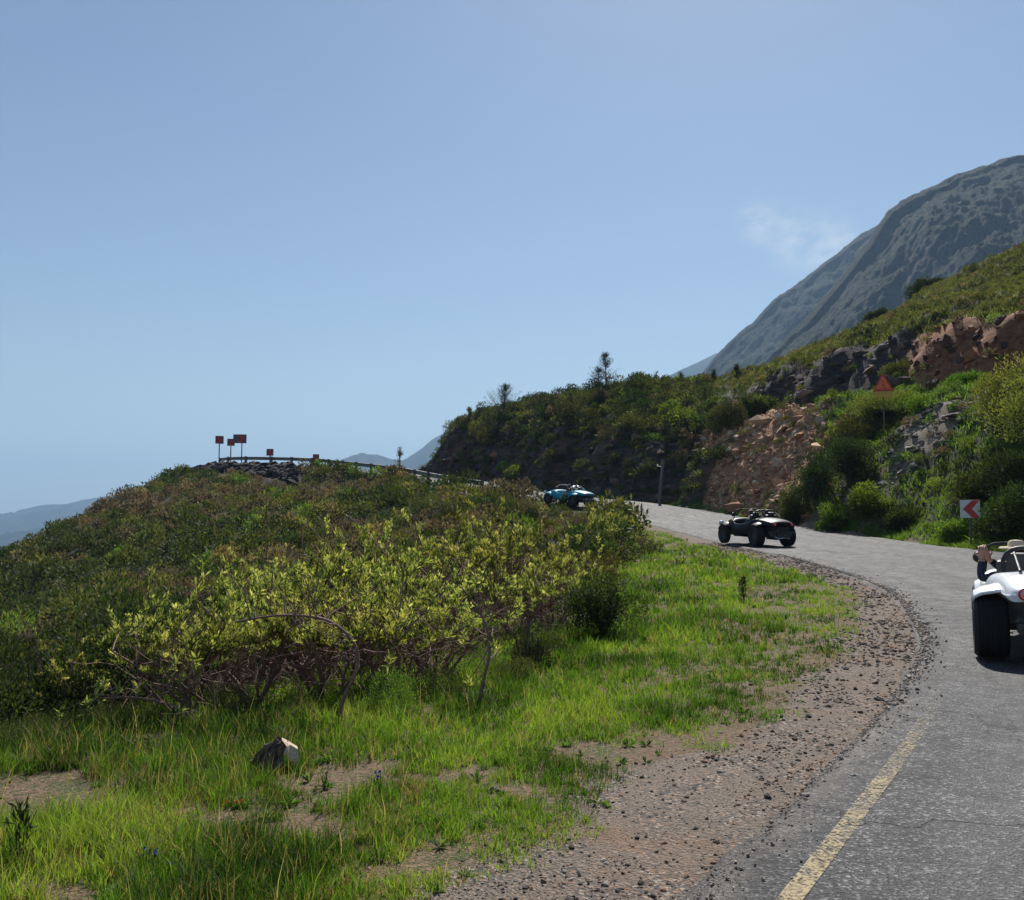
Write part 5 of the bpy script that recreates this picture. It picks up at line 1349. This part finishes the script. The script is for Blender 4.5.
    p = link('person', me, None, None, label, 'person')
    mw = M_car @ Matrix.Translation(seat); p.location = mw.to_translation(); p.rotation_euler = mw.to_euler()
    hl = hc - s
    def child(nm_, v, f, mt):
        G = Geo().add([tuple(np.array(q) - s) for q in hrot(v)], f); c_ = G.build(nm_, mt, p); return c_
    if hair:
        v, f = ellipsoid(hc + (0, -.018, .018), (.085, .095, .112), 18, 12)
        keep = [q for q in f if np.mean([v[i][2] for i in q]) > hc[2] - .05 and not (np.mean([v[i][1] for i in q]) > hc[1] + .035 and np.mean([v[i][2] for i in q]) < hc[2] + .055)]
        child('hair', v, keep, M['hair'])
    if hat:
        G = Geo().lathe([(.005, .085), (.0, .16), (-.012, .172), (.0, .172), (.012, .16), (.015, .088), (.06, .082), (.085, .06), (.092, 0)], tuple(hc + (0, 0, .055)), 'z', 26)
        child('hat', G.v, G.f, hat)
    return p
shirts = dict(navy=simple('navy_cloth', (.02, .028, .05), .85), red=simple('red_cloth', (.38, .07, .07), .85), grey=simple('dark_grey_cloth', (.05, .05, .055), .85), white=simple('pale_cloth', (.5, .47, .46), .85), jeans=simple('denim_cloth', (.05, .07, .12), .9))

drv = lambda s_: {'l': ((s_[0] - .24, s_[1] + .18, s_[2] + .34), (.31 - .14, 1.10, .86), (.2, 1, .1)), 'r': ((s_[0] + .26, s_[1] + .18, s_[2] + .34), (.31 + .14, 1.10, .86), (-.2, 1, .1))}
lap = lambda s_: {'l': ((s_[0] - .24, s_[1] + .10, s_[2] + .28), (s_[0] - .12, s_[1] + .34, s_[2] + .26), (.3, 1, -.1)), 'r': ((s_[0] + .24, s_[1] + .10, s_[2] + .28), (s_[0] + .12, s_[1] + .34, s_[2] + .26), (-.3, 1, -.1))}
SL, SR = (-.31, .74, .40), (.31, .74, .40)
SL, SR = (-.31, .76, .36), (.31, .76, .36)
# white buggy close at the right edge
wb = make_buggy('beach_buggy', 'white open beach buggy with round red tail light cut off by the right edge', M['white'], M['trim'])
wx_, wy_ = P(1059, 600, 9.0)[:2]
Mw = place(wb, wx_, wy_, 26)
SWL = (-.31, .74, .32)
person('passenger in dark jacket and straw hat raising both hands over the white buggy side', Mw, SWL, shirts['navy'], shirts['jeans'],
       {'l': ((-.67, .72, .76), (-.655, .78, .98), (.05, .1, 1)), 'r': ((-.42, .98, .84), (-.58, .88, .98), (-.35, -.15, .9))}, head_turn=R(75), hat=M['straw'])
person('driver in grey top at the wheel of the white buggy', Mw, (.31, .74, .32), shirts['grey'], shirts['jeans'], drv((.31, .74, .32)))
# black buggy in the bend
bb = make_buggy('beach_buggy', 'black open beach buggy taking the left bend in mid distance', M['black'], M['trim'])
x0, y0 = P(772, 540, 30)[:2]
Mb = place(bb, x0, y0, -20); bb.scale = (1, .92, 1.07)
person('driver in dark clothes at the wheel of the black buggy', Mb, SR, shirts['grey'], shirts['jeans'], drv(SR))
person('passenger in dark top beside the driver of the black buggy', Mb, SL, shirts['navy'], shirts['jeans'], lap(SL))
# blue buggy further up
ub = make_buggy('beach_buggy', 'turquoise blue open beach buggy half hidden by bushes below the rock hill', M['blue'], M['chrome'])
x0, y0 = P(581, 505, 50.5)[:2]
Mu = place(ub, x0, y0, -42)
person('driver in pale shirt at the wheel of the blue buggy', Mu, SR, shirts['white'], shirts['jeans'], drv(SR), hat=None)
person('passenger in red top in the blue buggy', Mu, SL, shirts['red'], shirts['jeans'], lap(SL), sleeve=False)

# ------------------------------------------------------------------ signs
def chevron_geo(s, direction, yoff):
    """two-armed chevron filling a square board of side s, pointing left (-1) or right (+1) as seen from -Y"""
    G = Geo(); d = direction; h = s / 2; tip = d * h * .72; t = s * .46
    pts_up = [(tip, 0), (tip - d * h * .95, h * .98), (tip - d * h * .95 - d * t * .98, h * .98), (tip - d * t * 1.0, 0)]
    pts_dn = [(x_, -z_) for x_, z_ in pts_up]
    cl = lambda v: max(-h * .985, min(h * .985, v))
    for pts in (pts_up, pts_dn):
        V = [(cl(x_), yoff, z_) for x_, z_ in pts] + [(cl(x_), yoff + .003, z_) for x_, z_ in pts]
        G.add(V, [(0, 1, 2, 3), (7, 6, 5, 4), (0, 4, 5, 1), (1, 5, 6, 2), (2, 6, 7, 3), (3, 7, 4, 0)])
    return G
def chevron_sign(label, X, Y, board_z, s, direction, rz, group=None, double=False, ground=None):
    g = ground if ground is not None else h1(X, Y)
    t = thing('chevron_sign', label, 'road sign', (X, Y, g - .05), rz, group)
    hgt = board_z - g + .05
    Geo().tube([(0, .03, 0), (0, .03, hgt + s * .42)], .055 if group else .038, 10).build('post', M['postwood'], t)
    b = Geo().box((0, -.015, hgt), (s, .02, s), None, .004).build('board', M['signbacklit'] if group else M['signwhite'], t, False)
    ch = chevron_geo(s, direction, -.0315).build('chevron', M['signred'], b, False); ch.location = (0, 0, hgt)
    if double:
        Geo().box((-s * .62, .10, hgt), (s * .8, .02, s), Euler((0, 0, R(-24))).to_quaternion(), .004).build('board', M['signback'], t, False)
    return t
q = P(970, 509, 29.6); chevron_sign('white board with red chevron pointing left on a post at the right roadside', q[0], q[1], q[2], .6, -1, -R(24))
far = [(219.5, 441, 92, .74, 20, 'leftmost of the red chevron signs on the far bend'), (231, 443.5, 91, .66, 18, 'lowest of the three clustered chevron signs on the far bend, second from left'),
       (242, 440, 90.5, .82, 10, 'third far chevron sign from the left with a dark sign back beside it'), (270, 453.5, 89, .62, 8, 'lone red chevron sign standing over the middle of the guardrail'),
       (316, 458.5, 87.2, .55, 5, 'smallest and rightmost red chevron sign near the guardrail end of the far bend')]
for px_, py_, Y_, s_, az, lb in far:
    q = P(px_, py_ - 1.2, Y_); chevron_sign(lb, q[0], q[1], q[2], s_ * 1.12, 1, R(az), 'red chevron signs on the far bend', double='dark sign back' in lb)
# triangular warning sign with a yellow plate
q = P(883, 383, 43.2); g = h1(q[0], q[1])
t = thing('warning_sign', 'red triangular warning sign with yellow plate below, on the bank above the bushes', 'road sign', (q[0], q[1], g - .1), R(-14))
hz0 = q[2] - g + .1; S = 1.0; hh = S * .9
Geo().tube([(0, .03, 0), (0, .03, hz0 + .3)], .04, 10).build('post', M['postwood'], t)
def tri(sc_, y0_, y1_):
    pts = [(-.5 * S * sc_, -.45 * hh * sc_ - .02), (.5 * S * sc_, -.45 * hh * sc_ - .02), (0, .56 * hh * sc_)]
    V = [(x_, y0_, hz0 + z_) for x_, z_ in pts] + [(x_, y1_, hz0 + z_) for x_, z_ in pts]
    return Geo().add(V, [(0, 1, 2), (5, 4, 3), (0, 3, 4, 1), (1, 4, 5, 2), (2, 5, 3, 0)])
tb = tri(1.0, -.025, -.005).build('board', M['signred'], t, False)
tri(.72, -.029, -.0255).build('panel', M['signorange'], tb, False)
sg_ = Geo()
for k_, (a_, b_, c_) in enumerate([((-.16, -.26), (.16, -.26), (.12, -.20)), ((-.10, -.16), (.10, -.16), (.02, -.02)), ((-.05, .02), (.07, .02), (.0, .12))]):
    V = [(p_[0], -.033, hz0 + p_[1]) for p_ in (a_, b_, c_)] + [(p_[0], -.030, hz0 + p_[1]) for p_ in (a_, b_, c_)]
    sg_.add(V, [(0, 1, 2), (5, 4, 3), (0, 3, 4, 1), (1, 4, 5, 2), (2, 5, 3, 0)])
sg_.build('symbol', M['signred'], tb, False)
Geo().box((0, -.015, hz0 - .56), (.85, .02, .32), None, .004).build('plate', M['signyellow'], t, False)

# ------------------------------------------------------------------ guardrail on the far bend
ka = np.searchsorted(ROAD[:, 1], 61.5); kb = np.searchsorted(ROAD[:, 1], 97.5)
gp = ROAD[ka:kb].copy(); gp[:, :2] -= RN[ka:kb] * .55
g0 = gp[0].copy()
gt = thing('guardrail', 'long grey steel guardrail curving round the far bend on the left', 'guardrail', (g0[0], g0[1], g0[2]))
prof = [(.0, .90), (-.06, .87), (-.06, .80), (.0, .75), (.0, .71), (-.06, .67), (-.06, .59), (.0, .55)]
V = []; 
for i in range(len(gp)):
    n_ = RN[ka + i]
    for o_, z_ in prof: V.append((gp[i, 0] - g0[0] + n_[0] * o_, gp[i, 1] - g0[1] + n_[1] * o_, gp[i, 2] - g0[2] + z_))
K = len(prof); Gr = Geo().add(V, [(i * K + j, i * K + j + 1, (i + 1) * K + j + 1, (i + 1) * K + j) for i in range(len(gp) - 1) for j in range(K - 1)])
o = Gr.build('rail', M['galv'], gt); so = o.modifiers.new('t', 'SOLIDIFY'); so.thickness = .006
arcl = RS[ka:kb] - RS[ka]; 
for s_ in np.arange(0, arcl[-1], 2.9):
    i = int(np.searchsorted(arcl, s_)); n_ = RN[ka + i]
    Geo().box((gp[i, 0] - g0[0] - n_[0] * .11, gp[i, 1] - g0[1] - n_[1] * .11, gp[i, 2] - g0[2] + .28), (.20, .20, 1.3), Euler((0, 0, math.atan2(n_[1], n_[0]))).to_quaternion(), .01).build('post', M['postwood'], gt)

# ------------------------------------------------------------------ utility pole
q = P(659, 513, 56.8); zg = h1(q[0], q[1]); top = P(663, 460, 56.8)
pl = thing('utility_pole', 'short leaning grey wooden pole at the roadside below the rock hill', 'pole', (q[0], q[1], zg - .2))
tp = np.array(top) - np.array((q[0], q[1], zg - .2))
Geo().tube([(0, 0, 0), tuple(tp * .5), tuple(tp)], [.115, .105, .095], 12).build('shaft', simple('bleached_pole_wood', (.17, .15, .125), .85, var=.25, scale=8), pl)
Geo().tube([tuple(tp * .86 + (-.02, -.1, 0)), tuple(tp * .86 + (-.32, -.12, .02))], .022, 8).build('bracket', M['galv'], pl)
Geo().lathe([(-.07, .0), (-.06, .05), (-.02, .03), (.0, .055), (.04, .05), (.07, 0)], tuple(tp * .86 + (-.33, -.12, .06)), 'z', 14).build('insulator', M['signwhite'], pl)

# ------------------------------------------------------------------ split stump in the grass
q = P(274, 768, hit(274, 769)); zg = h1(q[0], q[1])
st = thing('tree_stump', 'split brown stump with a pale torn edge in the grass', 'stump', (q[0], q[1], zg))
r_ = np.random.default_rng(3); G = Geo(); V = []; K = 12
for i, (z_, w_) in enumerate([(-.03, .115), (.05, .12), (.11, .10), (.16, .07), (.20, .035)]):
    for k in range(K):
        a = math.pi * (.60 + 1.0 * k / (K - 1)); rr = w_ * (1 + .18 * r_.normal())
        V.append((rr * math.cos(a) + i * .012, rr * math.sin(a) * .9, z_ + .015 * r_.normal()))
G.add(V, [(i * K + k, i * K + k + 1, (i + 1) * K + k + 1, (i + 1) * K + k) for i in range(4) for k in range(K - 1)])
o = G.build('bark_shell', simple('stump_bark', (.13, .085, .06), .9, var=.5, scale=45), st, False); so = o.modifiers.new('t', 'SOLIDIFY'); so.thickness = .03
def slab(pts, th, nm, mt):
    G = Geo(); n_ = len(pts); V = [(x_, y_, z_) for x_, y_, z_ in pts] + [(x_ + th[0], y_ + th[1], z_ + th[2]) for x_, y_, z_ in pts]
    G.add(V, [tuple(range(n_)), tuple(range(2 * n_ - 1, n_ - 1, -1))] + [(i, (i + 1) % n_, n_ + (i + 1) % n_, n_ + i) for i in range(n_)]); return G.build(nm, mt, st, False)
slab([(.045, -.03, .215), (.075, -.05, .175), (.06, -.055, .135), (.09, -.06, .09), (.125, -.07, .03), (.135, -.05, .10), (.125, -.03, .15), (.085, -.02, .18)], (-.01, .035, .01), 'torn_wood', simple('pale_torn_wood', (.55, .42, .31), .85, var=.25, scale=60))
slab([(-.09, -.06, -.02), (-.02, -.075, .02), (.02, -.06, .12), (.04, -.05, .2), (0, -.03, .19), (-.06, -.03, .12)], (.03, .05, 0), 'dark_infill', simple('dark_infill_brown', (.05, .03, .022), .9, var=.4, scale=50))  # dark slab filling the gap between bark shell and torn wood

st.scale = (1.25, 1.1, .86)
# ------------------------------------------------------------------ small plants that stand out
def flower(px, py, Y, ht, color, label, nm='wild_flower', n=5, size=.012, group=None):
    q = P(px, py, hit(px, py)); z = h1(q[0], q[1]); r = np.random.default_rng(int(px * 7)); t = thing(nm, label, 'flower', (q[0], q[1], z), 0, group)
    S_ = Geo(); V = []
    for i in range(n):
        e = np.array((r.normal() * .03, r.normal() * .02, ht * r.uniform(.75, 1.05))); S_.tube(wiggle((0, 0, 0), e, 4, .003, r), .0018, 4)
        ax = rand_dirs(14, r, .5); V.append(leaves(np.repeat(e[None], 14, 0), ax, size * 1.1, size * .8, r))
    S_.build('stem', MB_['bright'], t); V = np.concatenate(V)
    link('petals', np_mesh('petals', V, quads(len(V) // 4), 4), M.setdefault(color, simple(color, {'blue_petal': (.12, .12, .42), 'orange_petal': (.70, .26, .03), 'white_petal': (.7, .7, .66)}[color], .6)), t)
flower(147, 872, 3.7, .09, 'blue_petal', 'small blue flowers low in the grass at bottom left', n=6)
flower(166, 878, 3.65, .07, 'blue_petal', 'tiny blue flower right beside the bottom left blue cluster', n=2)
flower(380, 795, 4.75, .13, 'blue_petal', 'single violet blue flower head in the grass right of the stump', n=3)
flower(234, 815, 4.45, .07, 'orange_petal', 'orange flower in the grass below the stump', n=3)
flower(221, 846, 4.05, .06, 'orange_petal', 'lower left orange flower in the grass', n=3)
def spike(px, py, Y, ht, mat, label, n=24, w_=.05, cat='plant', nm='upright_plant'):
    q = P(px, py, hit(px, py)); z = h1(q[0], q[1]); r = np.random.default_rng(int(px)); t = thing(nm, label, cat, (q[0], q[1], z)); S_ = Geo()
    for i in range(n // 4):
        S_.tube(wiggle((r.normal() * w_ * .3, r.normal() * w_ * .3, 0), (r.normal() * w_, r.normal() * w_, ht * r.uniform(.6, 1)), 5, .004, r), np.linspace(.004, .0018, 5), 4)
    S_.build('stalks', MB_['greybark'], t)
    pos = np.stack([r.normal(size=n * 8) * w_ * .6, r.normal(size=n * 8) * w_ * .6, r.uniform(.1, .9, n * 8) * ht], 1); ax = rand_dirs(n * 8, r, 1.6)
    V = leaves(pos, ax, ht * .22, ht * .035, r); link('leaves', np_mesh('leaves', V, quads(len(V) // 4), 4, {'v': np.repeat(r.uniform(.1, .8, n * 8), 4)}), mat, t)
spike(743, 602, 14.5, .42, MB_['dark'], 'dark green upright tuft standing in the grass near the road bend', n=16, w_=.045, nm='grass_tuft')
spike(20, 868, 3.75, .30, MB_['dark'], 'dark dock plant with tall stalk at the bottom left corner', n=10, w_=.03, nm='dock_plant')
spike(322, 790, 4.8, .13, MB_['bright'], 'broad bladed fresh green clump just right of the stump', n=14, w_=.05, nm='leafy_clump')
spike(590, 820, 4.3, .07, MB_['olive'], 'low green weed at the edge of the gravel', n=8, w_=.04, nm='weed')
